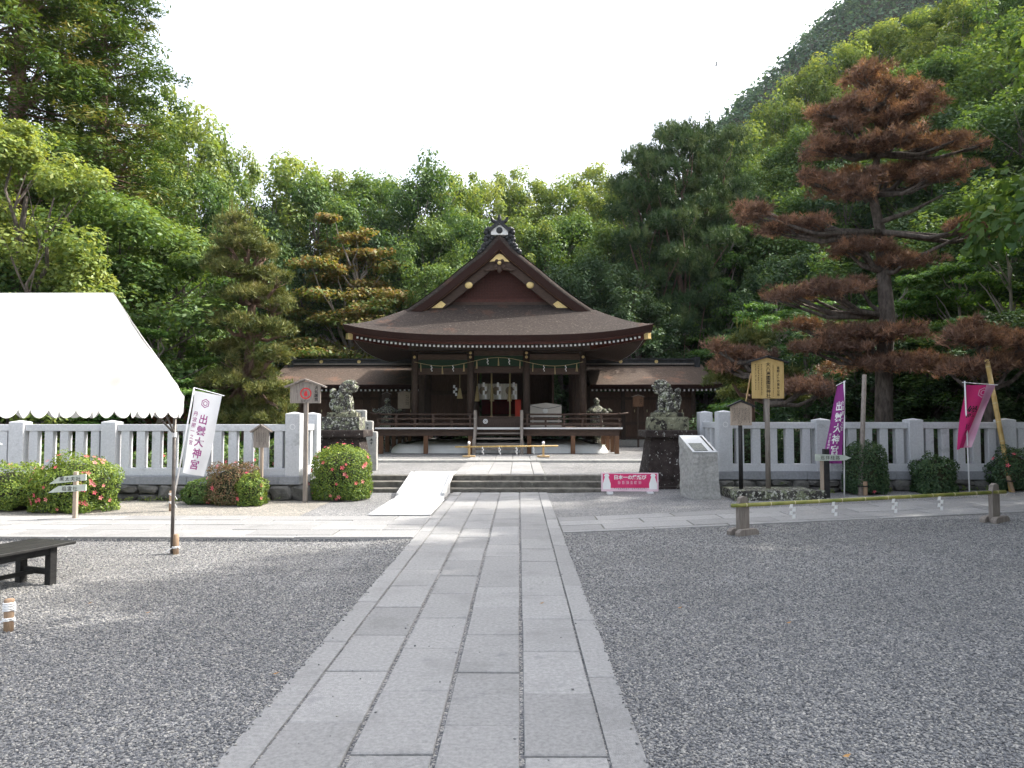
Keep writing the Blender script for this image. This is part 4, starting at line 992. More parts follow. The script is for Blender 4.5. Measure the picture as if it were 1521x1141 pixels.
def rough_box(name, m, parent, x0, x1, y0, y1, z0, z1, tx=0.0, amp=0.006, seed=0, bev=0.02):
    "stone block, optionally tapering by tx towards the top, with slightly worn faces"
    mb = MB(); X, Y, Z = (x0 + x1) / 2, (y0 + y1) / 2, z0
    bm = bmesh.new(); bmesh.ops.create_cube(bm, size=1); bmesh.ops.subdivide_edges(bm, edges=bm.edges[:], cuts=5, use_grid_fill=True)
    off = wloc(parent) if parent else Vector((0, 0, 0))
    for v in bm.verts:
        t = v.co.z + 0.5; k = 1 - 2 * tx * t / (x1 - x0); k2 = 1 - 2 * tx * t / (y1 - y0)
        p = Vector((X + v.co.x * (x1 - x0) * k, Y + v.co.y * (y1 - y0) * k2, z0 + t * (z1 - z0)))
        ed = sum(abs(abs(c) - 0.5) < 1e-4 for c in v.co)
        if ed >= 2: p += (Vector((X, Y, (z0 + z1) / 2)) - p).normalized() * 0.012 * (ed - 1)
        nn = mnoise.noise_vector(p * 7 + Vector((seed, 0, 0))) * amp; nn.z *= 0.4 if 0 < t < 1 else 0
        v.co = p + nn - off
    me = bpy.data.meshes.new(name); bm.to_mesh(me); bm.free(); me.polygons.foreach_set('use_smooth', [False] * len(me.polygons))
    return link_mesh(name, me, m, parent, off if parent else (0, 0, 0))
def pedestal(xc, side, label, lionlabel, seed):
    Y = 17.05; p = thing('lion_pedestal', (xc, Y, 0.0), label, 'pedestal')
    rough_box('foot', 'dark_pedestal_stone', p, xc - 0.64, xc + 0.64, Y - 0.66, Y + 0.66, -0.03, 0.09, seed=seed)
    rough_box('shaft', 'dark_pedestal_stone', p, xc - 0.60, xc + 0.60, Y - 0.58, Y + 0.58, 0.088, 1.16, 0.16, 0.012, seed + 1)
    rough_box('cap', 'dark_pedestal_stone', p, xc - 0.58, xc + 0.58, Y - 0.54, Y + 0.54, 1.158, 1.32, 0, 0.012, seed + 2)
    rough_box('block', 'lichen_stone' if side < 0 else 'mossy_block_stone', p, xc - 0.44, xc + 0.44, Y - 0.36, Y + 0.36, 1.318, 1.62, 0.01, 0.008, seed + 3)
    ln = thing('guardian_lion', (xc, Y, 1.62), lionlabel, 'statue')
    rough_box('plinth', 'mossy_block_stone', ln, xc - 0.35, xc + 0.35, Y - 0.24, Y + 0.24, 1.618, 1.72, 0.005, 0.008, seed + 4)
    me = lion_mesh(seed, side > 0)
    o = link_mesh('lion_body', me, 'lichen_stone', ln, (xc - side * -0.0, Y, 1.70), (0, 0, 0 if side < 0 else math.pi), (1.04, 1.04, 1.03))
    me.polygons.foreach_set('use_smooth', [True] * len(me.polygons))
pedestal(-4.03, -1, 'dark stone pedestal with mossy block, behind the round azalea', 'seated stone guardian lion thick with lichen, above the round azalea', 11)
pedestal(3.40, 1, 'tall black stone pedestal with pale lichen spots, behind the pink board', 'seated open-mouthed stone guardian lion on the black tapering pedestal', 31)
for i, (px, py, Y, h) in enumerate(((537, 609, 19.6, 1.5), (547, 625, 19.0, 1.22), (553, 641, 18.5, 0.92))):
    t = at(px, py, Y); s = thing('name_stone', (t.x, Y, 0.28), ['tallest', 'middle', 'lowest'][i] + ' grey inscribed stone post stepping down beside the lichened lion', 'stone')
    rough_box('slab', 'pale_stone', s, t.x - 0.17, t.x + 0.13, Y - 0.09, Y + 0.09, 0.28, t.z, 0.0, 0.004, i)
    fine_print(s, 'ink', t.x - 0.06, t.x + 0.06, t.z - 0.4, t.z - 0.06, Y - 0.098, 1, i, 0.08)

# ================================================================== STONE FENCES
def stone_mesh(seed):
    g = random.Random(seed); bm = bmesh.new(); bmesh.ops.create_icosphere(bm, subdivisions=2, radius=0.5)
    for v in bm.verts:
        c = v.co; q = Vector([math.copysign(abs(k * 2) ** 0.62, k) * 0.5 for k in c]); v.co = q * (1 + mnoise.noise(q * 2.4 + Vector((seed * 7.1, 0, 0))) * 0.22)
    me = bpy.data.meshes.new('stone'); bm.to_mesh(me); bm.free(); return me
STONES = [stone_mesh(k) for k in range(7)]
for s in STONES: s.materials.append(MATS['rubble'])
def fence(posts, Y, zo, gate_x, gate_Y2, inner_side, label, baylabel, side_len=1.25):
    f = thing('stone_fence', ((posts[0] + posts[-1]) / 2, Y, 0.0), label, 'fence')
    zr0, zr1, zs, zb, zl = 1.335 + zo, 1.468 + zo, 0.61 + zo, 0.46 + zo, 0.30 + zo
    def post(x, y, top, w=0.29):
        mb = MB(); h = w / 2
        mb.add([(x - h, y - h, zb), (x + h, y - h, zb), (x + h, y + h, zb), (x - h, y + h, zb), (x - h, y - h, top - 0.035), (x + h, y - h, top - 0.035), (x + h, y + h, top - 0.035), (x - h, y + h, top - 0.035), (x, y, top)],
               [(0, 1, 5, 4), (1, 2, 6, 5), (2, 3, 7, 6), (3, 0, 4, 7), (4, 5, 8), (5, 6, 8), (6, 7, 8), (7, 4, 8), (0, 3, 2, 1)])
        return mb.build('post', 'fence_granite', f, bevel=0.008)
    slm = MB().box(-0.0825, 0.0825, -0.07, 0.07, zs, zr0).mesh('slat'); slm.materials.append(MATS['fence_granite'])
    for i, x in enumerate(posts):
        gate = abs(x - gate_x) < 0.01
        post(x, Y, (1.715 if gate else 1.55) + zo)
        if i + 1 < len(posts):
            a, b = x + 0.147, posts[i + 1] - 0.147
            MB().box(a, b, Y - 0.085, Y + 0.085, zr0 + 0.001, zr1).build('rail', 'fence_granite', f, bevel=0.006)
            MB().box(a, b, Y - 0.10, Y + 0.10, zb + 0.002, zs).build('bottom_rail', 'fence_granite', f, bevel=0.006)
            n = 5; p = (b - a) / n
            for k in range(n):
                o = link_mesh('slat', slm, None, f, (a + p * (k + 0.5), Y, 0)); bv = o.modifiers.new('bevel', 'BEVEL'); bv.width = 0.006; bv.segments = 1
    x0, x1 = min(posts) - 0.16, max(posts) + 0.16
    x = x0
    while x < x1 - 0.01:
        xe = min(x1, x + 1.8); MB().box(x + 0.002, xe - 0.002, Y - 0.19, Y + 0.19, zl, zb).build('base_slab', 'fence_base_granite', f, bevel=0.006); x = xe
    # return to the inner gate post
    post(gate_x, gate_Y2, 1.715 + zo)
    a, b = Y + 0.147, gate_Y2 - 0.147
    MB().box(gate_x - 0.085, gate_x + 0.085, a, b, zr0 + 0.001, zr1).build('rail', 'fence_granite', f, bevel=0.006); MB().box(gate_x - 0.10, gate_x + 0.10, a, b, zb + 0.002, zs).build('bottom_rail', 'fence_granite', f, bevel=0.006)
    for k in range(3):
        o = link_mesh('slat', slm, None, f, (gate_x, a + (b - a) * (k + 0.5) / 3, 0), (0, 0, R(90)))
    MB().box(gate_x - 0.19, gate_x + 0.19, Y + 0.192, gate_Y2 + 0.16, zl, zb - 0.002).build('base_slab', 'fence_base_granite', f, bevel=0.006)
    # crest on the gate post
    ring_ = MB()
    for k in range(14):
        a0, a1 = 2 * math.pi * k / 14, 2 * math.pi * (k + 1) / 14
        ring_.add([(gate_x + r * math.cos(t), Y - 0.149, 1.42 + zo + r * math.sin(t)) for r, t in ((0.055, a0), (0.055, a1), (0.045, a1), (0.045, a0))], [(0, 1, 2, 3)])
    ring_.build('carved_crest', 'white_paint', f)
    # rubble footing
    core = MB().box(x0 + 0.08, x1 - 0.08, Y - 0.12, Y + 0.2, -0.1, zl - 0.004); core.box(gate_x - 0.15, gate_x + 0.15, Y, gate_Y2, -0.1, zl - 0.006); ft = core.build('rubble_footing', 'rubble', f)
    g = random.Random(int(x0 * 10)); x = x0 - 0.05
    while x < x1:
        w = g.uniform(0.26, 0.50); gx = gz(x, Y); zc = gx; k = g.choice((1, 1, 2)); hh = (zl - gx)
        for q in range(k):
            h = hh / k * 1.04
            link_mesh('stone', g.choice(STONES), None, ft, (x + w / 2, Y - 0.10 + g.uniform(-0.03, 0.03), gx + hh * (q + 0.5) / k - 0.01), (g.uniform(-0.12, 0.12), g.uniform(-0.1, 0.1), g.uniform(-0.25, 0.25)), (w * 1.06, 0.34, h))
        x += w * 0.97
    y = Y + 0.1
    while y < gate_Y2 + 0.1:
        w = g.uniform(0.3, 0.45); link_mesh('stone', g.choice(STONES), None, ft, (gate_x - inner_side * 0.10, y + w / 2, zl / 2 - 0.01), (0, 0, R(90) + g.uniform(-0.2, 0.2)), (w * 1.1, 0.32, zl * 1.04)); y += w
    return f
fence([-13.5, -11.68, -9.86, -8.04, -6.22, -4.42], 14.6, 0.0, -4.42, 15.85, -1, 'sunlit pale granite fence of square posts and slats behind the azaleas', '')
fence([4.24, 6.24, 8.14, 10.03, 11.93, 13.83], 15.4, 0.04, 4.24, 16.95, 1, 'shaded pale granite fence of square posts and slats behind the flags', '')

def blurred_characters(n, size, vertical, seed):
    "a row or column of characters too small to read: a few strokes each"
    g = random.Random(seed); mb = MB(); t = size * 0.10
    for k in range(n):
        cx, cy = (0, -k * size * 1.15) if vertical else (k * size * 1.15, 0)
        for z in (0.36, g.uniform(0.0, 0.2), -0.34):
            w = size * g.uniform(0.25, 0.46); y = cy + z * size; mb.add([(cx - w, y, 0), (cx + w, y, 0), (cx + w, y + t, 0), (cx - w, y + t, 0)], [(0, 1, 2, 3)])
        for q in range(2):
            x = cx + size * g.uniform(-0.35, 0.3); a, b = cy - size * g.uniform(0.2, 0.42), cy + size * g.uniform(0.15, 0.44); mb.add([(x, a, 0.0004), (x + t, a, 0.0004), (x + t, b, 0.0004), (x, b, 0.0004)], [(0, 1, 2, 3)])
    for i, v in enumerate(mb.v): mb.v[i] = (v[0] - (0 if vertical else (n - 1) * size * 0.575), v[1] + ((n - 1) * size * 0.575 if vertical else 0), v[2])
    return mb.mesh('lettering')
# ================================================================== SIGNS
def peaked_sign(px0, px1, py_eave, py_bot, py_peak, Y, base_z, name, label, m, roof_m, post_m, post_w, round_post=False, over=0.08):
    a, b = at(px0, py_eave, Y), at(px1, py_bot, Y); xm = (a.x + b.x) / 2; zp = at(px0, py_peak, Y).z
    s = thing(name, (xm, Y + 0.06, base_z), label, 'sign')
    bd = MB().prism([(a.x, b.z), (b.x, b.z), (b.x, a.z), (xm, zp - 0.02), (a.x, a.z)], Y, Y + 0.03).build('board', m, s, bevel=0.003)
    hw = (b.x - a.x) / 2 + over; sl = (zp - a.z) / ((b.x - a.x) / 2)
    for sx in (-1, 1): MB().bar((xm - sx * 0.004, Y + 0.015, zp + 0.012), (xm + sx * hw, Y + 0.015, zp + 0.012 - hw * sl), 0.14, 0.028).build('board_roof', roof_m, s)
    if round_post: MB().lathe([(post_w / 2, base_z), (post_w / 2 * 0.95, b.z + 0.25)], (xm, Y + 0.03 + post_w / 2, 0), 12).build('post', post_m, s, smooth=True)
    else: box('post', post_m, s, xm - post_w / 2, xm + post_w / 2, Y + 0.031, Y + 0.031 + post_w, base_z, b.z + 0.25, 0.004)
    return s, a, b, xm, zp
# fire-ban board
Y = 14.05; s, a, b, xm, zp = peaked_sign(431, 476, 573, 599, 564.5, Y, gz(-4, Y), 'fire_ban_sign', 'weathered wooden sign with red ring symbol by the granite gate post', 'grey_wood', 'grey_wood', 'grey_wood', 0.075, over=0.10)
yt = Y - 0.004; mb = MB(); zc = (a.z + b.z) / 2 + 0.02; cxr = xm + 0.01
for k in range(24):
    t0, t1 = 2 * math.pi * k / 24, 2 * math.pi * (k + 1) / 24
    mb.add([(cxr + r * math.cos(t), yt, zc + r * math.sin(t)) for r, t in ((0.108, t0), (0.108, t1), (0.084, t1), (0.084, t0))], [(0, 3, 2, 1)])
mb.build('red_ring', 'sign_red', s)
MB().add([(cxr + x * 0.075, yt - 0.001, zc + z * 0.075) for x, z in ((-0.5, -0.2), (-0.3, -0.7), (0.2, -0.75), (0.5, -0.35), (0.35, 0.15), (0.25, 0.8), (0.0, 0.35), (-0.2, 0.75), (-0.3, 0.2))], [tuple(range(9))]).build('flame_symbol', 'sign_red', s)
MB().bar((cxr - 0.07, yt - 0.0015, zc + 0.06), (cxr + 0.07, yt - 0.0015, zc - 0.06), 0.001, 0.02, (0, 1, 0)).build('red_bar', 'sign_red', s)
lettering('火気厳禁', 0.075, 'ink', s, (xm + 0.21, yt, zc - 0.005), True, 1.0, 0.001)
fine_print(s, 'ink', xm - 0.20, xm - 0.12, zc - 0.02, zc + 0.15, yt, 1, 3, 0.02); fine_print(s, 'ink', xm - 0.08, xm + 0.09, zc - 0.16, zc - 0.115, yt, 6, 4, 0.03)
# small sign
Y = 13.75; s, a, b, xm, zp = peaked_sign(376.5, 399, 640, 665, 632, Y, gz(-5, Y), 'small_roofed_sign', 'small grey roofed wooden sign on a thin post by the dry azalea', 'grey_wood', 'grey_wood', 'pale_wood', 0.05, over=0.05)
fine_print(s, 'ink', a.x + 0.04, b.x - 0.05, b.z + 0.04, a.z - 0.02, Y - 0.004, 6, 8, 0.018)
# sign island on the right
pl = thing('sign_plinth', (4.95, 14.3, gz(5, 14.3)), 'low lichened stone plinth carrying two wooden signs before the fence', 'plinth')
rough_box('kerb_block', 'lichen_stone', pl, 4.03, 5.75, 13.95, 14.25, gz(5, 14) - 0.03, 0.235, 0, 0.01, 3); rough_box('bed', 'lichen_stone', pl, 4.08, 5.70, 14.25, 15.05, 0.0, 0.215, 0, 0.01, 4)
Y = 14.55; s, a, b, xm, zp = peaked_sign(1116.5, 1165, 537.5, 592, 530, Y, 0.21, 'yellow_shrine_sign', 'tall peaked yellow wooden sign with bold black vertical writing and dark roof', 'yellow_wood', 'black_wood', 'grey_wood', 0.10, True, 0.09)
H = a.z - b.z
lettering('大八洲國國祖神社', 0.088, 'ink', s, (xm + 0.005, Y - 0.004, b.z + H * 0.50), True, 1.0, 0.0012)
lettering('皇都より壱萬年以前', 0.058, 'ink', s, (xm + 0.20, Y - 0.004, b.z + H * 0.47), True, 1.14, 0.0006)
fine_print(s, 'ink', xm - 0.27, xm - 0.10, b.z + 0.03, a.z - 0.04, Y - 0.004, 3, 12, 0.03); fine_print(s, 'ink', xm + 0.075, xm + 0.13, b.z + 0.05, a.z - 0.04, Y - 0.004, 1, 15, 0.022)
MB().bar((xm - 0.30, Y + 0.10, b.z + 0.5), (xm - 0.36, Y + 0.25, b.z - 0.05), 0.02, 0.02).build('stay', 'fresh_wood', s)
Y = 14.5; s, a, b, xm, zp = peaked_sign(1085, 1117, 603, 632, 596, Y, 0.21, 'explanation_sign', 'small pale roofed sign full of fine writing on a black post', 'pale_wood', 'black_wood', 'black_wood', 0.085, True, 0.06)
fine_print(s, 'ink', a.x + 0.03, b.x - 0.03, b.z + 0.03, a.z - 0.03, Y - 0.004, 13, 18, 0.022)
# arrows
def arrow_board(parent, px_tip, px_end, pyt, pyb, pend_t, pend_b, Y, tipdir, text, m='sign_pale_green', size=0.085):
    x0, x1 = at(px_tip, pyt, Y).x, at(px_end, pyt, Y).x
    zt0, zb0 = at(0, pyt, Y).z, at(0, pyb, Y).z; zt1, zb1 = at(0, pend_t, Y).z, at(0, pend_b, Y).z
    sh = (x1 - x0) * 0.27
    pts = [(x0, zb0), (x1, zb1), (x1, zt1), (x0 + sh, zt0)] if tipdir < 0 else [(x1, zb0), (x1, zt0), (x0 - 0.13, zt1), (x0, (zt1 + zb1) / 2), (x0 - 0.13, zb1)]
    if tipdir > 0: pts = pts[::-1]; pts = [(p[0], p[1]) for p in pts]
    MB().prism(pts, Y - 0.012, Y + 0.012).build('arrow_board', m, parent)
    cxm = (x0 + x1) / 2 + (0.045 if tipdir < 0 else -0.06); zc = (zt0 + zb0 + zt1 + zb1) / 4
    lettering(text, size, 'ink', parent, (cxm, Y - 0.017, zc), False, 1.25)
Y = 11.75; X = at(109, 770, Y).x; ap = thing('direction_post', (X, Y, gz(X, Y)), 'wooden post with two pale arrow boards before the flowering azalea', 'sign')
box('post', 'pale_wood', ap, X - 0.03, X + 0.03, Y + 0.013, Y + 0.075, gz(X, Y) - 0.02, 0.74, 0.004)
arrow_board(ap, 73.5, 128, 708.5, 719, 704, 713.5, Y, -1, '黒太夫社', size=0.078); arrow_board(ap, 72, 128, 722, 732, 719.5, 729, Y, -1, '祖霊社', size=0.078)
Y = 14.25; X = at(1229, 738, Y).x; g0 = gz(X, Y); ap = thing('route_sign', (X, Y, g0), 'pale arrow board on black and white posts by the purple flag', 'sign')
box('post', 'black_wood', ap, X - 0.04, X + 0.06, Y + 0.013, Y + 0.11, g0 - 0.02, 1.0, 0.004); box('post', 'pale_wood', ap, X - 0.105, X - 0.05, Y + 0.02, Y + 0.07, g0 - 0.02, 0.90)
arrow_board(ap, 1264, 1210.5, 674, 684, 675.5, 683.5, Y, 1, '巡拝経路', size=0.085)
# pink board on the gravel
Y = 15.62; x0, x1 = at(893, 702, Y).x, at(978, 702, Y).x; z0, z1 = 0.055, at(893, 702.5, Y).z
pb = thing('pink_board', ((x0 + x1) / 2, Y, gz(2.3, Y)), 'low pink banner board with white writing leaning before the steps', 'board')
MB().box(x0, x1, Y, Y + 0.03, z0, z1).build('panel', 'board_pale_pink', pb, bevel=0.003)
MB().box(x0 + 0.035, x1 - 0.035, Y - 0.004, Y - 0.001, z0 + 0.075, z1 - 0.02).build('pink_field', 'board_pink', pb)
xm = (x0 + x1) / 2
lettering('日本一の縁結び', 0.098, 'paper', pb, (xm + 0.01, Y - 0.007, z1 - 0.09), False, 1.0, 0.003); link_mesh('lettering', blurred_characters(6, 0.075, False, 4), 'board_pale_pink', pb, (xm - 0.01, Y - 0.007, z1 - 0.205), (R(90), 0, 0))
fine_print(pb, 'ink', xm - 0.34, xm + 0.36, z0 + 0.05, z0 + 0.085, Y - 0.003, 17, 3, 0.028)
for sx in (-1, 1):
    c = xm + sx * 0.485; mb = MB(); pts = [(-0.10, 0.0), (0.10, 0.0), (0.105, 0.10), (0.06, 0.20), (0.045, 0.235), (0.075, 0.25), (0.04, 0.285), (-0.04, 0.285), (-0.075, 0.25), (-0.045, 0.235), (-0.06, 0.20), (-0.105, 0.10)]
    mb.prism([(c + p[0] * 0.80, z0 + 0.045 + p[1] * 1.13) for p in pts], Y - 0.008, Y - 0.0045).build('robed_figure_print', 'paper', pb)
for sx in (-1, 1): box('foot', 'white_tube', pb, xm + sx * 0.42 - 0.06, xm + sx * 0.42 + 0.06, Y - 0.08, Y + 0.10, gz(2, Y) - 0.01, 0.05)
# inscribed monument
Y = 14.35; x0, x1 = 3.35, 3.84; g0 = gz(3.5, Y); mo = thing('granite_monument', (3.5, Y + 0.35, g0), 'rough split granite monument with slanting polished top and dark plaque', 'monument')
bm = bmesh.new(); bmesh.ops.create_cube(bm, size=1); bmesh.ops.subdivide_edges(bm, edges=bm.edges[:], cuts=9, use_grid_fill=True)
off = wloc(mo)
for v in bm.verts:
    u, w_, t = v.co.x + 0.5, v.co.y + 0.5, v.co.z + 0.5
    ztop = 0.93 + (1.235 - 0.93) * w_; z = g0 - 0.05 + (ztop - g0 + 0.05) * t
    xl, xr = x0 + 0.03 * (1 - t), x1 + 0.05 * (1 - t)
    p = Vector((xl + (xr - xl) * u - w_ * 0.13, Y + 0.62 * w_ + 0.03 * u, z))
    if t < 0.999: p += mnoise.noise_vector(p * 6) * 0.028 * (1 if (u in (0, 1) or w_ in (0, 1)) else 0.3) + mnoise.noise_vector(p * 16) * 0.010
    v.co = p - off
me = bpy.data.meshes.new('rough_stone'); bm.to_mesh(me); bm.free(); link_mesh('rough_stone', me, 'rough_granite', mo, off)
def top_pt(u, w_, lift_): return (x0 + 0.005 + (x1 - x0 - 0.01) * u - 0.13 * w_, Y + 0.62 * w_ + 0.03 * u - 0.01 + lift_ * -0.45, 0.93 + 0.305 * w_ + lift_)
def top_quad(name, m, u0, u1, w0, w1, lf): 
    mb = MB(); q = [top_pt(u0, w0, lf), top_pt(u1, w0, lf), top_pt(u1, w1, lf), top_pt(u0, w1, lf)]; q2 = [(a, b + 0.004, c - 0.012) for a, b, c in q]
    return mb.add(q + q2, [(0, 1, 2, 3), (0, 4, 5, 1), (1, 5, 6, 2), (2, 6, 7, 3), (3, 7, 4, 0)]).build(name, m, mo)
top_quad('polished_top', 'smooth_granite', 0.0, 1.0, 0.0, 1.0, 0.010); top_quad('plaque', 'bronze_plaque', 0.10, 0.64, 0.06, 0.50, 0.018); top_quad('inscription_strip', 'ink', 0.84, 0.91, 0.08, 0.94, 0.014)

# ================================================================== FLAGS
def flag(name, label, cat, P, nu, nv, m, decor, pole_pts, pole_r, arm, extra=None, base=(0, 0, 0)):
    fl = thing(name, base, label, cat)
    MB().grid(lambda u, v: P(u, v, 0), nu, nv).build('cloth', m, fl, smooth=True)
    MB().tube(pole_pts, pole_r, 8).build('pole', 'white_tube', fl, smooth=True); MB().tube(arm, 0.007, 6).build('arm', 'white_tube', fl)
    for (me, m2, u, v, su, sv, sh) in decor:
        c = me.copy(); co = np.zeros(len(c.vertices) * 3); c.vertices.foreach_get('co', co); co = co.reshape(-1, 3)
        ctr = (co.max(0) + co.min(0)) / 2; o2 = wloc(fl)
        for i in range(len(co)):
            uu = u + (co[i][0] - ctr[0]) * su; vv = v - (co[i][1] - ctr[1]) * sv; p = P(uu, vv, 0.004); co[i] = (p[0] - o2.x, p[1] - o2.y, p[2] - o2.z)
        c.vertices.foreach_set('co', co.ravel()); c.materials.clear(); c.materials.append(MATS[m2]); link_mesh('lettering', c, None, fl, o2)
    return fl
def hexring(r0, r1):
    mb = MB()
    for k in range(6):
        a, b = math.pi / 6 + k * math.pi / 3, math.pi / 6 + (k + 1) * math.pi / 3
        for p, q in ((r0, r1), (r0 * 0.38, r0 * 0.55)):
            mb.add([(p * math.cos(a), p * math.sin(a), 0), (p * math.cos(b), p * math.sin(b), 0), (q * math.cos(b), q * math.sin(b), 0), (q * math.cos(a), q * math.sin(a), 0)], [(0, 1, 2, 3)])
    return mb.mesh('hexring')
def quadmap(c00, c10, c01, c11, Y, wave, sag=0.0):
    p = [at(*c, Y) for c in (c00, c10, c01, c11)]
    def P(u, v, lf):
        a = p[0].lerp(p[1], u); b = p[2].lerp(p[3], u); q = a.lerp(b, v)
        w_ = wave * math.sin(u * 5.0 + v * 3.2) * (0.35 + v) + wave * 0.5 * math.sin(v * 9 + u * 2)
        return (q.x + 0.02 * math.sin(v * 4) * u, Y + w_ - lf, q.z - sag * math.sin(math.pi * u) * v)
    return P
# white flag on the left, tied to a stake
Y = 12.85; P = quadmap((289, 580.5), (329.5, 588), (271, 702), (303, 708), Y, 0.035)
b0, t0 = at(257, 750, Y), at(288.5, 576, Y)
flag('white_flag', 'white upright banner with purple writing leaning beside the tent', 'flag', P, 14, 30, 'flag_white',
     [(text_mesh('出雲大神宮', 0.2, True, 1.12, 0.004), 'ink_purple', 0.50, 0.60, 1 / 0.52, 1 / 1.62, 0), (hexring(0.085, 0.068), 'ink_purple', 0.44, 0.13, 1 / 0.50, 1 / 1.5, 0), (text_mesh('丹波國一之宮', 0.095, True, 1.15, 0.001), 'ink_purple', 0.15, 0.45, 1 / 0.52, 1 / 1.55, 0)],
     [Vector((b0.x, Y, 0.12)), t0], 0.014, [t0, at(333, 588, Y)], base=(b0.x, Y, gz(b0.x, Y)))
st = thing('stake', (b0.x, Y - 0.06, gz(b0.x, Y)), 'short wooden stake with white rope holding the white banner pole', 'stake')
MB().lathe([(0.035, -0.05), (0.035, 0.34)], (b0.x - 0.005, Y - 0.06, 0), 10).build('peg', 'stake_wood', st, smooth=True)
for z in (0.13, 0.27):
    MB().tube([(b0.x - 0.005 + 0.043 * math.cos(t * 0.8), Y - 0.06 + 0.043 * math.sin(t * 0.8), z + 0.002 * t) for t in range(17)], 0.006, 5).build('rope', 'rope_white', st); MB().tube([(b0.x, Y - 0.105, z), (b0.x + 0.10, Y - 0.13, z - 0.02), (b0.x + 0.13, Y - 0.13, z - 0.07)], 0.006, 5).build('rope', 'rope_white', st)
# purple flag
Y = 14.4; P = quadmap((1243.5, 574), (1252.5, 570), (1222.5, 688), (1252.5, 689), Y, 0.03); xb = at(1254, 738, Y).x
flag('purple_flag', 'purple upright banner with white writing on a white pole', 'flag', P, 14, 30, 'flag_purple',
     [(text_mesh('出雲大神宮', 0.2, True, 1.12, 0.004), 'paper', 0.50, 0.55, 1 / 0.40, 1 / 1.6, 0), (text_mesh('丹波國一之宮', 0.09, True, 1.15, 0.001), 'paper', 0.83, 0.40, 1 / 0.45, 1 / 1.6, 0), (blurred_characters(5, 0.06, True, 6), 'paper', 0.14, 0.72, 1 / 0.45, 1 / 1.6, 0)],
     [Vector((xb, Y, gz(xb, Y) - 0.02)), at(1254, 566, Y)], 0.014, [at(1242, 573, Y), at(1256, 566, Y)], base=(xb, Y, gz(xb, Y)))
# pink-red flag, half furled
Y = 14.5; q = [at(1435.5, 572, Y), at(1479, 572, Y), at(1419, 668, Y), at(1440, 664, Y)]
def P2(u, v, lf):
    a = q[0].lerp(q[1], u); b = q[2].lerp(q[3], u); 
    t = v ** 1.05; p = a.lerp(b, t); p.z = a.z + (b.z - a.z) * v; return (p.x, Y + 0.05 * math.sin(u * 7 + v * 4) * (0.3 + v) - lf, p.z)
xb = at(1440, 727, Y).x
flag('red_flag', 'pink and red banner twisted round its leaning white pole', 'flag', P2, 18, 30, 'flag_red',
     [(text_mesh('縁', 0.26, False, 1, 0.004), 'ink', 0.40, 0.42, 1 / 0.62, 1 / 1.3, 0), (blurred_characters(2, 0.13, True, 9), 'ink', 0.35, 0.70, 1 / 0.5, 1 / 1.4, 0), (hexring(0.11, 0.09), 'flag_pale', 0.62, 0.12, 1 / 0.6, 1 / 1.3, 0)],
     [Vector((xb, Y, gz(xb, Y) - 0.02)), at(1433, 566, Y)], 0.014, [at(1429, 568, Y), at(1482, 572, Y)], base=(xb, Y, gz(xb, Y)))
fo = [o for o in bpy.data.objects if o.name.startswith('red_flag')][0]
MB().grid(lambda u, v: P2(0.66 + 0.34 * u, v, 0.005), 6, 30).build('pale_border', 'flag_pale', fo, smooth=True)

# ================================================================== BAMBOO BARRIERS
def bamboo(name, parent, a, b, r, m, nodes):
    a = Vector(a); b = Vector(b); o = MB().tube([a, a.lerp(b, 0.5), b], r, 12).build(name, m, parent, smooth=True)
    for k in range(nodes):
        t = (k + 0.6) / nodes; p = a.lerp(b, t); d = (b - a).normalized() * 0.006; MB().tube([p - d, p + d], r * 1.09, 12).build('node_ring', 'bamboo_node', o)
    return o
def stand(parent, X, Y, z0, h, w, rz, m, hole):
    c, s_ = math.cos(rz), math.sin(rz)
    def T(p): return (X + p[0] * c - p[1] * s_, Y + p[0] * s_ + p[1] * c, z0 + p[2])
    hw = w / 2; prof_ = [(-hw, 0.0), (hw, 0.0), (hw, h * 0.82), (hw * 0.8, h * 0.86), (hw * 0.72, h * 0.95), (0, h), (-hw * 0.72, h * 0.95), (-hw * 0.8, h * 0.86), (-hw, h * 0.82)]
    mb = MB().prism(prof_, -0.03, 0.03); mb.v = [T(v) for v in mb.v]; o = mb.build('upright', m, parent, bevel=0.004)
    for d in (-1, 1):
        mb = MB().prism([(-w * 0.95, 0), (w * 0.95, 0), (w * 0.95, 0.05), (w * 0.7, 0.085), (-w * 0.7, 0.085), (-w * 0.95, 0.05)], d * 0.035 - 0.0, d * 0.11) if d > 0 else MB().prism([(-w * 0.95, 0), (w * 0.95, 0), (w * 0.95, 0.05), (w * 0.7, 0.085), (-w * 0.7, 0.085), (-w * 0.95, 0.05)], -0.11, -0.035)
        mb.v = [T(v) for v in mb.v]; mb.build('foot', m, parent, bevel=0.004)
A = (3.03, 10.12); B = (6.90, 10.88); ang = math.atan2(B[1] - A[1], B[0] - A[0])
br = thing('bamboo_barrier', (A[0], A[1], gz(*A)), 'green bamboo pole barrier on two grey wooden stands across the gravel', 'barrier')
stand(br, A[0], A[1], gz(*A), 0.52, 0.20, ang + R(20), 'grey_wood', 0); stand(br, B[0], B[1], gz(*B), 0.56, 0.24, ang + R(25), 'grey_wood', 0)
pa, pb_ = Vector((A[0], A[1] - 0.05, gz(*A) + 0.40)), Vector((B[0], B[1] - 0.05, gz(*B) + 0.43)); d = (pb_ - pa)
bamboo('bamboo_pole', br, pa - d * 0.045, pb_ + d * 0.04, 0.026, 'bamboo_green', 12)
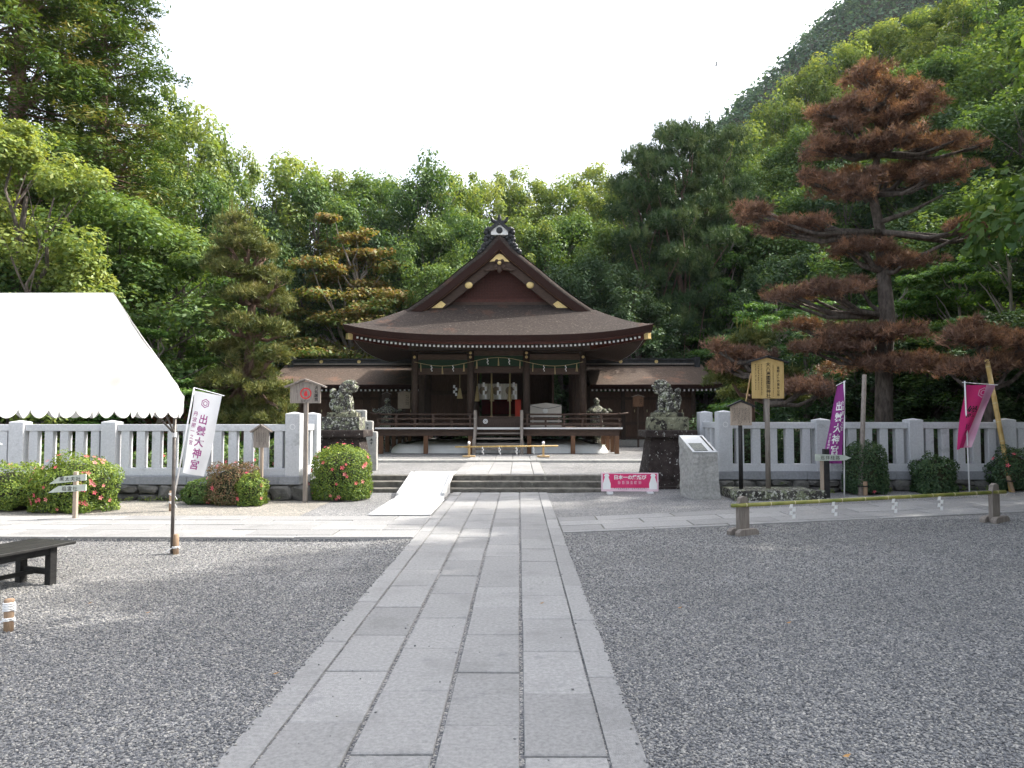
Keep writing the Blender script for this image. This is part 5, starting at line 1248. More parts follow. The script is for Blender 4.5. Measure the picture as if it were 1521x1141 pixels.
for i, (px, t) in enumerate(((1177, 'closest to the monument'), (1238, 'in front of the route sign'), (1327, 'in front of the dark clipped shrub'), (1395, 'near the red banner'))):
    r = ray(px, 745); k = None
    # point of the pole under this streamer
    best = min((abs((at(px, 740, (pa + d * s).y) - (pa + d * s)).x), s) for s in np.linspace(0, 1, 200))[1]; p = pa + d * best
    shide(p.x, p.y - 0.03, p.z - 0.015, 0.19, 0.045, 'white paper streamer on the green bamboo pole, ' + t, 'paper streamers on the green bamboo pole', ang, seed=i)
bf = thing('stair_barrier', (HX, 23.3, 0.36), 'dry bamboo pole barrier on two pale wooden stands before the hall stair', 'barrier')
for px in (696.5, 807):
    X = at(px, 675, 23.3).x
    box('foot', 'fresh_wood', bf, X - 0.20, X + 0.20, 23.22, 23.40, 0.362, 0.41, 0.01); box('upright', 'fresh_wood', bf, X - 0.035, X + 0.035, 23.27, 23.33, 0.41, 0.76, 0.004)
    MB().lathe([(0.042, 0.755), (0.045, 0.83), (0.02, 0.86)], (X, 23.3, 0), 10).build('white_cap', 'paper', bf, smooth=True)
bamboo('bamboo_pole', bf, (at(676, 664, 23.24).x, 23.24, at(676, 664, 23.24).z), (at(829, 662.5, 23.24).x, 23.24, at(829, 662.5, 23.24).z), 0.024, 'bamboo_dry', 8)
for px, t in ((717.5, 'before the stair foot on the sunlit side'), (742.5, 'before the middle of the stair'), (767.5, 'before the stair foot on the shaded side'), (793, 'between the stair and the upright stand')):
    p = at(px, 664, 23.21); shide(p.x, 23.21, p.z, 0.22, 0.035, 'white paper streamer on the dry bamboo pole, ' + t, 'paper streamers on the dry bamboo pole', 0.3, seed=int(px))

# ================================================================== RAMP, TENT, BENCH, STAKES, PROPS
rm = thing('white_ramp', (-1.95, 14.6, 0), 'white board ramp laid over the terrace steps', 'ramp')
x0, x1 = -2.43, -1.47
MB().prism([(0, 0), (1, 0), (1, 1), (0, 1)], 0, 1)
mb = MB(); mb.add([(x0, 14.5, 0.02), (x1, 14.5, 0.02), (x1, 16.75, 0.335), (x0, 16.75, 0.335), (x1, 17.6, 0.335), (x0, 17.6, 0.335), (x0, 14.5, -0.01), (x1, 14.5, -0.01), (x1, 16.75, 0.305), (x0, 16.75, 0.305), (x1, 17.6, 0.305), (x0, 17.6, 0.305)],
    [(0, 1, 2, 3), (3, 2, 4, 5), (6, 9, 8, 7), (9, 11, 10, 8), (0, 6, 7, 1), (1, 7, 8, 2), (2, 8, 10, 4), (4, 10, 11, 5), (5, 11, 9, 3), (3, 9, 6, 0)]).build('ramp_board', 'ramp_white', rm)
box('lower_board', 'ramp_white', rm, x0 - 0.03, x1 + 0.03, 12.16, 14.49, 0.006, 0.022)
for X in (x0 + 0.03, x1 - 0.03): MB().bar((X, 14.75, 0.08), (X, 16.75, 0.362), 0.05, 0.055).build('edge_rail', 'ramp_white', rm)
for X in (x0 + 0.02, x1 - 0.02): MB().add([(X - 0.015, 14.8, 0.0), (X + 0.015, 14.8, 0.0), (X + 0.015, 15.98, 0.19), (X - 0.015, 15.98, 0.19), (X - 0.015, 15.98, -0.01), (X + 0.015, 15.98, -0.01)], [(0, 1, 2, 3), (0, 3, 4), (1, 5, 2), (3, 2, 5, 4)]).build('side_plate', 'ramp_white', rm)

tent = thing('event_tent', (-7.0, 7.6, -0.05), 'white canvas event tent with scalloped edge on grey poles', 'tent')
TX, TY0, TY1, TYM, TZE, TZR = -4.13, 5.80, 9.10, 7.45, 1.86, 2.87; TXL = -9.6
g = random.Random(5)
def wrinkle(y, z): return (0.085 * mnoise.noise(Vector((y * 1.5 + z * 1.2, z * 2.2, 1.0))) + 0.045 * mnoise.noise(Vector((y * 4 - z * 3, z * 2 + y * 2, 5.0)))) * (0.35 + 0.65 * sstep(2.4, 1.9, z))
def gab(u, v):
    y = TY0 + (TY1 - TY0) * u; top = TZE + (TZR - TZE) * (1 - abs(y - TYM) / (TYM - TY0 if y < TYM else TY1 - TYM)); z = TZE + (top - TZE) * v
    return (TX + wrinkle(y, z) * (1 - v * 0.6), y, z)
MB().grid(gab, 90, 24).build('gable_canvas', 'tent_cloth', tent, smooth=True)
def slope_f(u, v): return (TX + 0.01 + (TXL - TX) * u, TY0 + (TYM - TY0) * v, TZE + (TZR - TZE) * v - 0.05 * math.sin(math.pi * v) * 0.6)
def slope_b(u, v): return (TX + 0.01 + (TXL - TX) * u, TY1 + (TYM - TY1) * v, TZE + (TZR - TZE) * v - 0.05 * math.sin(math.pi * v) * 0.6)
MB().grid(slope_f, 20, 8, flip=True).build('roof_canvas', 'tent_cloth', tent, smooth=True); MB().grid(slope_b, 20, 8).build('roof_canvas', 'tent_cloth', tent, smooth=True)
def val(a, b, nn, wrk):
    mb = MB(); a = Vector(a); b = Vector(b); n = nn * 12
    def p(u, v):
        q = a.lerp(b, u); sc_ = abs(math.sin(u * nn * math.pi)) ** 0.7; h = 0.19 + 0.075 * sc_
        return (q.x + 0.02 * math.sin(u * 37) * v + (wrinkle(q.y, TZE) if wrk else 0), q.y + (0 if wrk else 0.02 * math.sin(u * 31) * v), TZE - h * v)
    return mb.grid(p, n, 4).build('scalloped_valance', 'tent_cloth', tent, smooth=True)
val((TX, TY0, 0), (TX, TY1, 0), 15, True); val((TXL, TY0, 0), (TX, TY0, 0), 26, False); val((TX, TY1, 0), (TXL, TY1, 0), 26, False)
for (X, Y_) in ((TX - 0.13, TY0 + 0.03), (TX - 0.10, TY1 - 0.02), (TXL + 0.1, TY0 + 0.03), (TXL + 0.1, TY1 - 0.03), ((TX + TXL) / 2, TY0 + 0.03), ((TX + TXL) / 2, TY1 - 0.03)):
    g0 = gz(X, Y_); lg = MB().tube([(X, Y_, g0), (X, Y_, TZE)], 0.021, 10).build('leg', 'metal_tube', tent, smooth=True)
    MB().tube([(X, Y_, 1.36), (X, Y_, 1.42)], 0.029, 10).build('clamp', 'white_tube', lg)
    dy = 1 if Y_ < TYM else -1
    MB().tube([(X, Y_, 1.40), (X, Y_ + dy * 0.42, TZE - 0.02)], 0.012, 8).build('brace', 'metal_tube', lg)
    if abs(X - TX) < 0.3: MB().tube([(X, Y_, 1.40), (X - 0.42, Y_, TZE - 0.02)], 0.012, 8).build('brace', 'metal_tube', lg)
MB().tube([(TX - 0.14, TY0 + 0.02, TZE - 0.02), (TX - 0.14, TY1 - 0.02, TZE - 0.02)], 0.018, 8).build('eave_pole', 'metal_tube', tent); MB().tube([(TX - 0.03, TYM, TZR - 0.03), (TXL, TYM, TZR - 0.03)], 0.018, 8).build('ridge_pole', 'metal_tube', tent)
for (X, Y_, t) in ((TX - 0.04, TY1 - 0.05, 'tied to the tent leg beside the white banner'), (TX + 0.26, 5.66, 'standing free beside the black bench with white rope rings')):
    g0 = gz(X, Y_); s_ = thing('stake', (X, Y_, g0), 'round wooden stake ' + t, 'stake')
    MB().lathe([(0.033, g0 - 0.06), (0.034, g0 + 0.235), (0.028, g0 + 0.242)], (X, Y_, 0), 10).build('peg', 'stake_wood', s_, smooth=True)
    for z in ((0.07,) if Y_ > 8 else (0.075, 0.15, 0.17, 0.19)):
        MB().tube([(X + 0.040 * math.cos(t_ * 0.75), Y_ + 0.040 * math.sin(t_ * 0.75), g0 + z + 0.0015 * t_) for t_ in range(18)], 0.006, 5).build('rope', 'rope_white', s_)
    e = (X - 0.07, Y_ - 0.02, g0 + 0.02) if Y_ > 8 else (X - 0.45, Y_ + 0.1, g0 + 0.02)
    MB().tube([(X - 0.03, Y_ - 0.03, g0 + 0.08), (X - 0.10, Y_ - 0.04, g0 + 0.04), e], 0.007, 5).build('rope', 'rope_white', s_)
MB().tube([(TX - 0.3, TY0 - 0.05, 1.46), (TX + 0.02, TY0 - 0.03, 1.42), (TX + 0.09, TY0 - 0.03, 1.39)], 0.007, 5).build('rope_end', 'rope_white', tent)
# bench under the tent: top corners taken from its legs on the gravel
bn = thing('black_bench', (-4.85, 7.1, -0.03), 'long low black wooden bench standing on the gravel under the tent', 'bench')
p1 = Vector((-4.52, 7.38)); ax = Vector((-0.32, -1.0)).normalized(); wd = Vector((ax.y, -ax.x)) * -1
if wd.x > 0: wd = -wd
Lb, Wb, Hb = 1.75, 0.50, 0.36
def bp(s, t): q = p1 + ax * s + wd * t; return q
def bbox(name, s0, s1, t0, t1, z0, z1):
    cs = [bp(s0, t0), bp(s1, t0), bp(s1, t1), bp(s0, t1)]; mb = MB(); vs = [(c.x, c.y, z0) for c in cs] + [(c.x, c.y, z1) for c in cs]
    return mb.add(vs, [(0, 3, 2, 1), (4, 5, 6, 7), (0, 1, 5, 4), (1, 2, 6, 5), (2, 3, 7, 6), (3, 0, 4, 7)]).build(name, 'black_wood', bn, bevel=0.004)
g0 = gz(-4.8, 7.2) - 0.004
for k in range(4): bbox('top_board', -0.12, Lb + 0.12, -0.03 + k * 0.14, -0.03 + k * 0.14 + 0.137, Hb - 0.028, Hb)
for s0 in (0.05, Lb - 0.13):
    for t0 in (0.02, Wb - 0.09): bbox('leg', s0, s0 + 0.075, t0, t0 + 0.075, g0, Hb - 0.029)
    bbox('cross_rail', s0 + 0.02, s0 + 0.055, 0.096, Wb - 0.091, 0.10 + g0, 0.16 + g0); bbox('top_rail', s0 + 0.015, s0 + 0.06, 0.096, Wb - 0.091, Hb - 0.10, Hb - 0.03)
bbox('stretcher', 0.127, Lb - 0.131, Wb / 2 - 0.02, Wb / 2 + 0.02, 0.105 + g0, 0.145 + g0)
for t0 in (0.03, Wb - 0.075): bbox('side_rail', 0.127, Lb - 0.131, t0, t0 + 0.04, Hb - 0.10, Hb - 0.03)
# pine props
Y = 14.55; pr = thing('wooden_prop', (at(1278, 738, Y).x, Y, gz(6.5, Y)), 'pale round timber prop under the dead pine beside a dark clipped shrub', 'prop')
t_, b_ = at(1284, 557, 15.0), at(1278, 738, Y); MB().tube([(b_.x, Y, gz(b_.x, Y) - 0.05), t_], [0.05, 0.042], 10).build('timber', 'grey_wood', pr, smooth=True)
MB().lathe([(0.04, gz(6.5, Y) - 0.05), (0.04, 0.36)], (b_.x + 0.09, Y - 0.02, 0), 8).build('peg', 'stake_wood', pr); MB().tube([(b_.x + 0.05 + 0.1 * math.cos(t * 0.6), Y - 0.01 + 0.07 * math.sin(t * 0.6), 0.27) for t in range(12)], 0.012, 5).build('lashing', 'ink', pr)
Y = 14.7; pr = thing('bamboo_prop', (at(1503, 731, Y).x, Y, gz(9.7, Y)), 'leaning yellow bamboo prop under the dead pine beside the red banner', 'prop')
t_, b_ = at(1466, 535, 15.6), at(1503, 731, Y); bamboo('bamboo_pole', pr, (b_.x, Y, gz(b_.x, Y) - 0.02), t_, 0.048, 'bamboo_dry', 7)
MB().tube([(b_.x + 0.03, Y - 0.02, gz(9.7, Y) - 0.05), (b_.x - 0.07, Y, 0.45)], 0.035, 8).build('peg', 'stake_wood', pr); MB().tube([(b_.x + 0.08 * math.cos(t * 0.6) - 0.03, Y - 0.01 + 0.07 * math.sin(t * 0.6), 0.36) for t in range(12)], 0.012, 5).build('lashing', 'ink', pr)
# hut and stone seat seen through the left fence
ht = thing('wooden_hut', (-10.4, 19.5, 0), 'reddish brown wooden hut behind the sunlit granite fence', 'hut')
for k in range(12): box('wall_board', 'hut_wall', ht, -12.3 + k * 0.3, -12.3 + k * 0.3 + 0.294, 19.0 + 0.004 * (k % 2), 19.06, 0.25, 1.95)
box('side_wall', 'hut_wall', ht, -8.7, -8.64, 19.07, 21, 0.25, 1.95); box('post', 'dark_wood', ht, -8.8, -8.62, 18.9, 18.995, 0.2, 1.95); box('post', 'dark_wood', ht, -12.4, -12.25, 18.9, 18.995, 0.2, 1.95)
MB().prism([(-12.8, 1.95), (-8.2, 1.95), (-8.2, 2.02), (-12.8, 2.02)], 18.5, 21.5).build('roof', 'dark_wood', ht)
ss = thing('stone_table', (-10.9, 17.6, 0.285), 'grey stone table top on block legs behind the sunlit fence', 'table')
rough_box('top', 'pale_stone', ss, -11.4, -10.35, 17.3, 17.9, 1.43, 1.55, 0, 0.004, 2); rough_box('leg', 'pale_stone', ss, -11.3, -11.05, 17.4, 17.8, 0.28, 1.43, 0, 0.004, 5); rough_box('leg', 'pale_stone', ss, -10.7, -10.45, 17.4, 17.8, 0.28, 1.43, 0, 0.004, 6)
# bird
bp_ = at(1064, 97, 60); bd = MB(); bd.ell(bp_, (0.16, 0.05, 0.05), 10, 6); 
bd.add([bp_ + Vector((0.03, 0, 0.03)), bp_ + Vector((-0.05, 0, 0.03)), bp_ + Vector((-0.12, -0.32, 0.16)), bp_ + Vector((0.0, -0.30, 0.17))], [(0, 1, 2, 3)]); bd.add([bp_ + Vector((0.03, 0, 0.03)), bp_ + Vector((-0.05, 0, 0.03)), bp_ + Vector((-0.12, 0.32, 0.16)), bp_ + Vector((0.0, 0.30, 0.17))], [(0, 3, 2, 1)])
bd.add([bp_ + Vector((-0.13, 0.02, 0)), bp_ + Vector((-0.13, -0.02, 0)), bp_ + Vector((-0.26, -0.05, 0.0)), bp_ + Vector((-0.26, 0.05, 0.0))], [(0, 1, 2, 3)])
tag(bd.build('bird', 'ink'), 'small dark bird gliding in the white sky', 'bird')

# ================================================================== TREES
def broad_proto(seed, R_=3.6, H=10.0, crown0=0.12, nl=13, leaf=0.17, per=190, flat=0.8, mat_='leaf_mid', bark='bark', up=0.8, tintb=0.35):
    g = random.Random(seed); lv = Leaves(seed); limbs = MB()
    lobes = []
    for k in range(nl):
        t = (k + 0.5) / nl; a = k * 2.39996 + g.uniform(-0.4, 0.4)
        z = H * (crown0 + (0.93 - crown0) * t); env = math.sin(math.pi * min(0.97, (0.16 + 0.80 * t))) ** 0.6
        rr = R_ * env * g.uniform(0.45, 0.80) * (0.35 if t > 0.93 else 1); lobes.append((Vector((math.cos(a) * rr, math.sin(a) * rr, z)), R_ * g.uniform(0.36, 0.52)))
    lobes.append((Vector((0, 0, H * 0.90)), R_ * 0.34))
    for (c, r) in lobes:
        m = 9; base = g.uniform(-0.10, 0.10) + tintb
        for j in range(m):
            d = Vector((g.gauss(0, 1), g.gauss(0, 1), g.gauss(0.25, 0.8))).normalized(); cc = c + d * r * g.uniform(0.45, 0.95); cr = r * g.uniform(0.30, 0.50)
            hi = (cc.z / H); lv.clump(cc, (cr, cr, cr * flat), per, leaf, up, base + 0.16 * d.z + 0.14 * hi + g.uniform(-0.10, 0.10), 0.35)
    tp = wiggle((0, 0, -0.3), (g.uniform(-0.3, 0.3), g.uniform(-0.3, 0.3), H * 0.82), 7, 0.22, g)
    limbs.tube(tp, [0.24 * (1 - 0.8 * i / 7) for i in range(8)], 8)
    for (c, r) in lobes[:-1]:
        s = tp[max(1, min(6, int(c.z / H * 7 - 1)))]; limbs.tube(wiggle(s, c, 4, 0.25, g), [0.085, 0.065, 0.05, 0.035, 0.015], 6)
        for q in range(3): limbs.tube([c.lerp(s, 0.4), c + Vector((g.uniform(-1, 1), g.uniform(-1, 1), g.uniform(0, 0.8))) * r * 0.8], [0.025, 0.008], 4)
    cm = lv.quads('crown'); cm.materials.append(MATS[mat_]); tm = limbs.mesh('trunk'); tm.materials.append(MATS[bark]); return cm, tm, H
def maple_proto(seed, R_=3.4, H=7.0, layers=9, leaf=0.12, per=150, mat_='leaf_maple', bark='bark_pale', tintb=0.45, jit=0.25):
    g = random.Random(seed); lv = Leaves(seed); limbs = MB(); tp = wiggle((0, 0, -0.3), (g.uniform(-0.5, 0.5), 0, H * 0.85), 6, 0.3, g)
    limbs.tube(tp, [0.15 * (1 - 0.8 * i / 6) for i in range(7)], 8)
    for k in range(layers):
        t = (k + 0.3) / layers; z = H * (0.14 + 0.84 * t); env = R_ * (1 - 0.72 * t ** 2.2)
        for j in range(max(3, int(7 * (1 - t * 0.6)))):
            a = g.uniform(0, 6.28); rr = env * g.uniform(0.35, 0.9); c = Vector((math.cos(a) * rr, math.sin(a) * rr, z + g.uniform(-jit, jit) - rr * 0.10))
            w = env * g.uniform(0.25, 0.42) + 0.25; base = tintb + 0.28 * (t - 0.5) + g.uniform(-0.12, 0.12)
            for q in range(4):
                cc = c + Vector((g.uniform(-1, 1) * w * 0.6, g.uniform(-1, 1) * w * 0.6, g.uniform(-0.1, 0.1)))
                lv.clump(cc, (w * 0.62, w * 0.62, 0.13), per, leaf, 1.3, base + g.uniform(-0.06, 0.06), 0.1, 0.7)
            s = tp[max(1, min(5, int(t * 6)))]; limbs.tube(wiggle(s, c, 4, 0.15, g), [0.05, 0.04, 0.03, 0.02, 0.008], 5)
    cm = lv.quads('crown'); cm.materials.append(MATS[mat_]); tm = limbs.mesh('trunk'); tm.materials.append(MATS[bark]); return cm, tm, H
def sugi_proto(seed, R_=4.4, H=20.0, n=500, leaf=0.17, per=60, mat_='needle_cedar'):
    g = random.Random(seed); lv = Leaves(seed); limbs = MB()
    limbs.tube([(0, 0, -0.5), (0.1, 0, H * 0.5), (0, 0.1, H * 0.97)], [0.42, 0.26, 0.03], 10)
    for k in range(n):
        t = ((k + g.random()) / n) ** 0.9; z = H * (0.06 + 0.92 * t); a = k * 2.39996 + g.uniform(-0.5, 0.5)
        L = R_ * (1 - t) ** 0.5 * g.uniform(0.6, 1.12) + 0.3; s = g.uniform(0.72, 1.0) if k % 5 else g.uniform(0.2, 0.6); c = Vector((math.cos(a) * L * s, math.sin(a) * L * s, z - 0.10 * L + g.uniform(-0.3, 0.3)))
        if g.random() < 0.6: limbs.tube([(0, 0, z - 0.15 * L), (c.x * 0.5, c.y * 0.5, z - 0.20 * L), c], [0.05, 0.035, 0.01], 4)
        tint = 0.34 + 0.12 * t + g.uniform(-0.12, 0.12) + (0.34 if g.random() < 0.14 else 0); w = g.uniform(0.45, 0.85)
        for q in range(3):
            cc = c + Vector((math.cos(a), math.sin(a), -0.25)) * (q - 1) * w * 0.5 + Vector((g.gauss(0, 0.15), g.gauss(0, 0.15), g.gauss(0, 0.1))); lv.clump(cc, (w * 0.62, w * 0.62, w * 0.46), per, leaf, 0.9, tint + g.uniform(-0.05, 0.05), 0.25, 0.32, 0.12)
    cm = lv.quads('crown'); cm.materials.append(MATS[mat_]); tm = limbs.mesh('trunk'); tm.materials.append(MATS['bark_red']); return cm, tm, H
def pine_proto(seed, R_=3.6, H=11.0, pads=34, per=125, mat_='needle_dark', length=0.24, width=0.034):
    g = random.Random(seed); nd = Needles(seed); limbs = MB(); tp = wiggle((0, 0, -0.4), (g.uniform(-0.8, 0.8), g.uniform(-0.5, 0.5), H * 0.93), 7, 0.45, g)
    limbs.tube(tp, [0.24 * (1 - 0.82 * i / 7) for i in range(8)], 8)
    for k in range(pads):
        t = (k + 0.5) / pads; z = H * (0.22 + 0.76 * t); a = k * 2.39996 + g.uniform(-0.5, 0.5); rr = R_ * (1 - 0.62 * t ** 2) * g.uniform(0.30, 0.95)
        c = Vector((math.cos(a) * rr, math.sin(a) * rr, z)); w = g.uniform(0.75, 1.35)
        for q in range(3): nd.pad((c.x + g.gauss(0, 0.45), c.y + g.gauss(0, 0.45), c.z + g.gauss(0, 0.12)), (w * 0.75, w * 0.75, 0.36), per, 6, length, width, 0.40 + 0.2 * t + g.uniform(-0.15, 0.15))
        s = tp[max(1, min(6, int(t * 6.5)))]; limbs.tube(wiggle(s, c + Vector((0, 0, -0.15)), 4, 0.25, g), [0.08, 0.06, 0.045, 0.03, 0.012], 5)
    cm = nd.mesh('crown'); cm.materials.append(MATS[mat_]); tm = limbs.mesh('trunk'); tm.materials.append(MATS['bark_red']); return cm, tm, H

PR = {
 'fresh1': broad_proto(1, mat_='leaf_fresh', tintb=0.42, per=175), 'fresh2': broad_proto(2, R_=3.2, nl=15, mat_='leaf_fresh', tintb=0.36, per=160),
 'mid1': broad_proto(3, mat_='leaf_mid', tintb=0.42, per=175), 'mid2': broad_proto(4, R_=3.9, nl=14, mat_='leaf_mid', tintb=0.36, per=165), 
 'dark1': broad_proto(5, mat_='leaf_dark', tintb=0.42, per=165, crown0=0.05),
 'maple': maple_proto(6), 'maple2': maple_proto(7, R_=3.0, H=6.5, per=120), 'red_maple': maple_proto(8, R_=2.9, H=6.0, mat_='leaf_maple_red', tintb=0.66, per=130, layers=20, jit=0.7),
 'pine': pine_proto(9), 'cedar': sugi_proto(10), 'cedar2': sugi_proto(12, R_=3.6, n=330),
 'cherry': broad_proto(13, R_=3.4, H=6.5, crown0=0.10, nl=14, leaf=0.135, per=270, flat=0.55, mat_='leaf_mid', tintb=0.46, up=1.0),
 'light': broad_proto(14, R_=2.8, H=8.0, crown0=0.05, nl=16, leaf=0.12, per=250, flat=0.55, mat_='leaf_fresh', tintb=0.40, up=1.0),
}
LABELS = {
 'fresh1': ('yellow-green broadleaf tree', 'broadleaf_tree'), 'fresh2': ('airy yellow-green broadleaf tree', 'broadleaf_tree'), 'mid1': ('mid green broadleaf tree', 'broadleaf_tree'), 'mid2': ('spreading mid green broadleaf tree', 'broadleaf_tree'),
 'dark1': ('dark evergreen broadleaf tree', 'evergreen_tree'), 'maple': ('layered bright green maple', 'maple_tree'), 'maple2': ('slender layered green maple', 'maple_tree'), 'red_maple': ('maple with orange-red upper leaves', 'maple_tree'),
 'pine': ('dark needled pine', 'pine_tree'), 'cedar': ('tall cedar with brownish sprays', 'cedar_tree'), 'cedar2': ('tall cedar', 'cedar_tree'), 'cherry': ('broad green cherry tree', 'cherry_tree'), 'light': ('light green leafy tree', 'leafy_tree'),
}
tg = random.Random(77)
def tree(kind, px, pytop, Y, width, label, group=None, base=None):
    "place a tree whose top shows at (px, pytop) at depth Y; width = crown width in metres"
    cm, tm, H = PR[kind]; top = at(px, pytop, Y); b = hill(top.x, Y) + 0.2 if base is None else base
    h = max(2.5, top.z - b); R0 = {'cedar': 4.4, 'cedar2': 3.6, 'maple': 3.4, 'maple2': 3.0, 'red_maple': 2.9, 'cherry': 3.4, 'light': 2.8, 'fresh2': 3.2, 'mid2': 3.9}.get(kind, 3.6)
    s = width / (2 * R0); t = thing(LABELS[kind][1], (top.x, Y, b), label, 'tree', group, tg.uniform(0, 6.28)); t.scale = (s, s, h / (H * 1.0))
    for nm, me in (('trunk', tm), ('crown', cm)):
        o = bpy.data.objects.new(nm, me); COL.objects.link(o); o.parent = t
    return t
SL = ' reaching the skyline behind the hall roof'
SL2 = ' low on the slope directly behind the hall'
SR = ' on the steep wooded hill above the shaded fence'
LL = ' in the wood behind the tent'
def many(lst, where, group):
    for (k, px, py, Y, w) in lst: tree(k, px, py, Y, w, LABELS[k][0] + where, group + ' (' + LABELS[k][0] + ')')
# left wood
tree('cedar', 35, -150, 25, 11.5, 'huge cedar with brownish hanging sprays towering above the white tent', base=0.0)
tree('cedar2', 160, -45, 26.5, 8.4, 'tall cedar with leaning top edging the sky above the white tent', base=0.0)
many([('fresh2', 262, 140, 34, 7.0), ('fresh1', 330, 205, 36, 6.0), ('fresh2', 130, 190, 33, 7), ('mid2', 300, 260, 31, 6), ('fresh1', 225, 235, 30, 5.5), ('mid1', 150, 300, 26, 6.5), ('dark1', 330, 330, 34, 6), ('mid1', 60, 260, 28, 7), ('dark1', 390, 310, 43, 7), ('mid1', 390, 400, 42, 6.5)], LL, 'wood behind the tent')
tree('light', 25, 195, 17.5, 5.4, 'light green leafy tree rising close behind the tent ridge', base=0.0)
tree('light', -40, 150, 19, 6.5, 'light green leafy tree at the wood edge by the cedar', base=0.0)
tree('cherry', 175, 325, 20.5, 8.0, 'broad dense cherry tree overhanging the tent gable', base=0.0)
tree('cherry', 262, 365, 21.5, 5.2, 'broad cherry tree between the tent and the sunlit pine', base=0.0)
tree('cherry', 60, 380, 18.5, 6.0, 'low cherry tree directly behind the tent roof', base=0.0)
tree('maple', 235, 470, 18.5, 4.5, 'low leafy maple behind the flag and the sunlit fence', base=0.0)
tree('maple2', 90, 560, 17.5, 3.4, 'small maple seen under the tent edge through the fence', base=0.0)
# slope behind the hall
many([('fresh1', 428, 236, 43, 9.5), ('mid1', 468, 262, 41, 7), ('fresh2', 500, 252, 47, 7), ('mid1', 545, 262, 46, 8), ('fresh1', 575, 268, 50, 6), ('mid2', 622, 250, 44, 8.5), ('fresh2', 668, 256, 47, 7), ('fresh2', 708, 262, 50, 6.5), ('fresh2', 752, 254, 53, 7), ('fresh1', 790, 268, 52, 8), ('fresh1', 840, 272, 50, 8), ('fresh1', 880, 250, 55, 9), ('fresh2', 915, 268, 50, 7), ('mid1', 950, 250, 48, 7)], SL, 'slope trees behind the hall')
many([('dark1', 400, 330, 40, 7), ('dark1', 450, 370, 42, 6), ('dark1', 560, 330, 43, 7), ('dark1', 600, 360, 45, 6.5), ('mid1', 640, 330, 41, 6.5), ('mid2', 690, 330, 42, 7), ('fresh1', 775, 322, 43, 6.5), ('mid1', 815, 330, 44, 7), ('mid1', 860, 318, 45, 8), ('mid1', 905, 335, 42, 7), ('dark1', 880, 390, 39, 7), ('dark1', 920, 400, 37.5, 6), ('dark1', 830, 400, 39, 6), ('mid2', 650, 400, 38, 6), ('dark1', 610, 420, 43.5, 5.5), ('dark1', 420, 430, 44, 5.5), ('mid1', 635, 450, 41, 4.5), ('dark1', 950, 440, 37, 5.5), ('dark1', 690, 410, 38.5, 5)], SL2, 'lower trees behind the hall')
tree('red_maple', 518, 334, 39.3, 8.6, 'maple with orange-red upper leaves above the sunlit wing roof', base=0.3)
tree('maple', 470, 440, 41, 5.5, 'green layered maple under the orange-red one behind the sunlit wing', base=0.3)
tree('maple2', 612, 455, 39.5, 3.6, 'small green maple tucked behind the curved roof corner, sunlit side', base=0.3)
# pines and maples right of the hall
for (px, py, Y, w, t) in ((965, 210, 40, 6.5, 'edging the sky beside the yellow-green slope'), (1015, 176, 40, 7.5, 'with flat crown standing highest on the skyline'), (1065, 190, 42, 6.5, 'below the far mountain foot'), (985, 290, 41, 6.5, 'half way down the dark slope'), (1050, 275, 41.5, 6.5, 'behind the white-stemmed maple'), (960, 360, 41, 5.5, 'closest to the hall roof corner')):
    tree('pine', px, py, Y, w, 'dark needled pine ' + t, 'dark pines beside the hall')
many([('maple2', 1075, 322, 40, 7.0), ('maple', 1050, 452, 38.8, 7.0), ('maple2', 1010, 470, 39.2, 5.6), ('maple', 1150, 400, 31, 5.6), ('maple2', 980, 515, 38.6, 5), ('maple', 1190, 410, 26, 5.0), ('maple2', 1000, 420, 40.5, 6.0), ('maple', 1120, 470, 33, 4.6)], ' between the dark pines and the dead pine', 'green maples beside the shaded wing')
# steep hill on the right
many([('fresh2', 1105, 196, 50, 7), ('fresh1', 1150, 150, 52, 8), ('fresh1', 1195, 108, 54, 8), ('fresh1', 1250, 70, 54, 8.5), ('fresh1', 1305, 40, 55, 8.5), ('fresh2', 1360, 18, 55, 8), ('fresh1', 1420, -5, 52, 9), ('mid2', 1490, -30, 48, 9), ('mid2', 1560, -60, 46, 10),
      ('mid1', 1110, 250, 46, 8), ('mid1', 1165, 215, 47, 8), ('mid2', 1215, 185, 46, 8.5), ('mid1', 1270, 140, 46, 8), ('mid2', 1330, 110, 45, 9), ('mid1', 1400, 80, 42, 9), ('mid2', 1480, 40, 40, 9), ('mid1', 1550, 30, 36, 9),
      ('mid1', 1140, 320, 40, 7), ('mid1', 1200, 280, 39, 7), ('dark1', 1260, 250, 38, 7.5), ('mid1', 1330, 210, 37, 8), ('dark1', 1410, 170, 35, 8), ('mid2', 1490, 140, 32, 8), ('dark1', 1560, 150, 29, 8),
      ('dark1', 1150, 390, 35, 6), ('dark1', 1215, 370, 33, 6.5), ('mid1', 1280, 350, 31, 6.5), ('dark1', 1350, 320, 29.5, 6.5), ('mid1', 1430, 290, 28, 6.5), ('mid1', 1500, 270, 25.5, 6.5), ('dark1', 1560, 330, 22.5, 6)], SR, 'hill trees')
many([('maple', 1240, 420, 26, 5.5), ('maple2', 1330, 400, 25, 5), ('maple', 1420, 370, 24, 5.5), ('maple', 1500, 330, 21.5, 5.5), ('dark1', 1200, 470, 24, 4.5), ('dark1', 1290, 500, 23, 4.5), ('mid1', 1380, 480, 22.5, 5), ('dark1', 1470, 470, 20.5, 4.5), ('dark1', 1530, 480, 19, 4.5)], ' in the garden behind the shaded fence', 'garden trees behind the shaded fence')
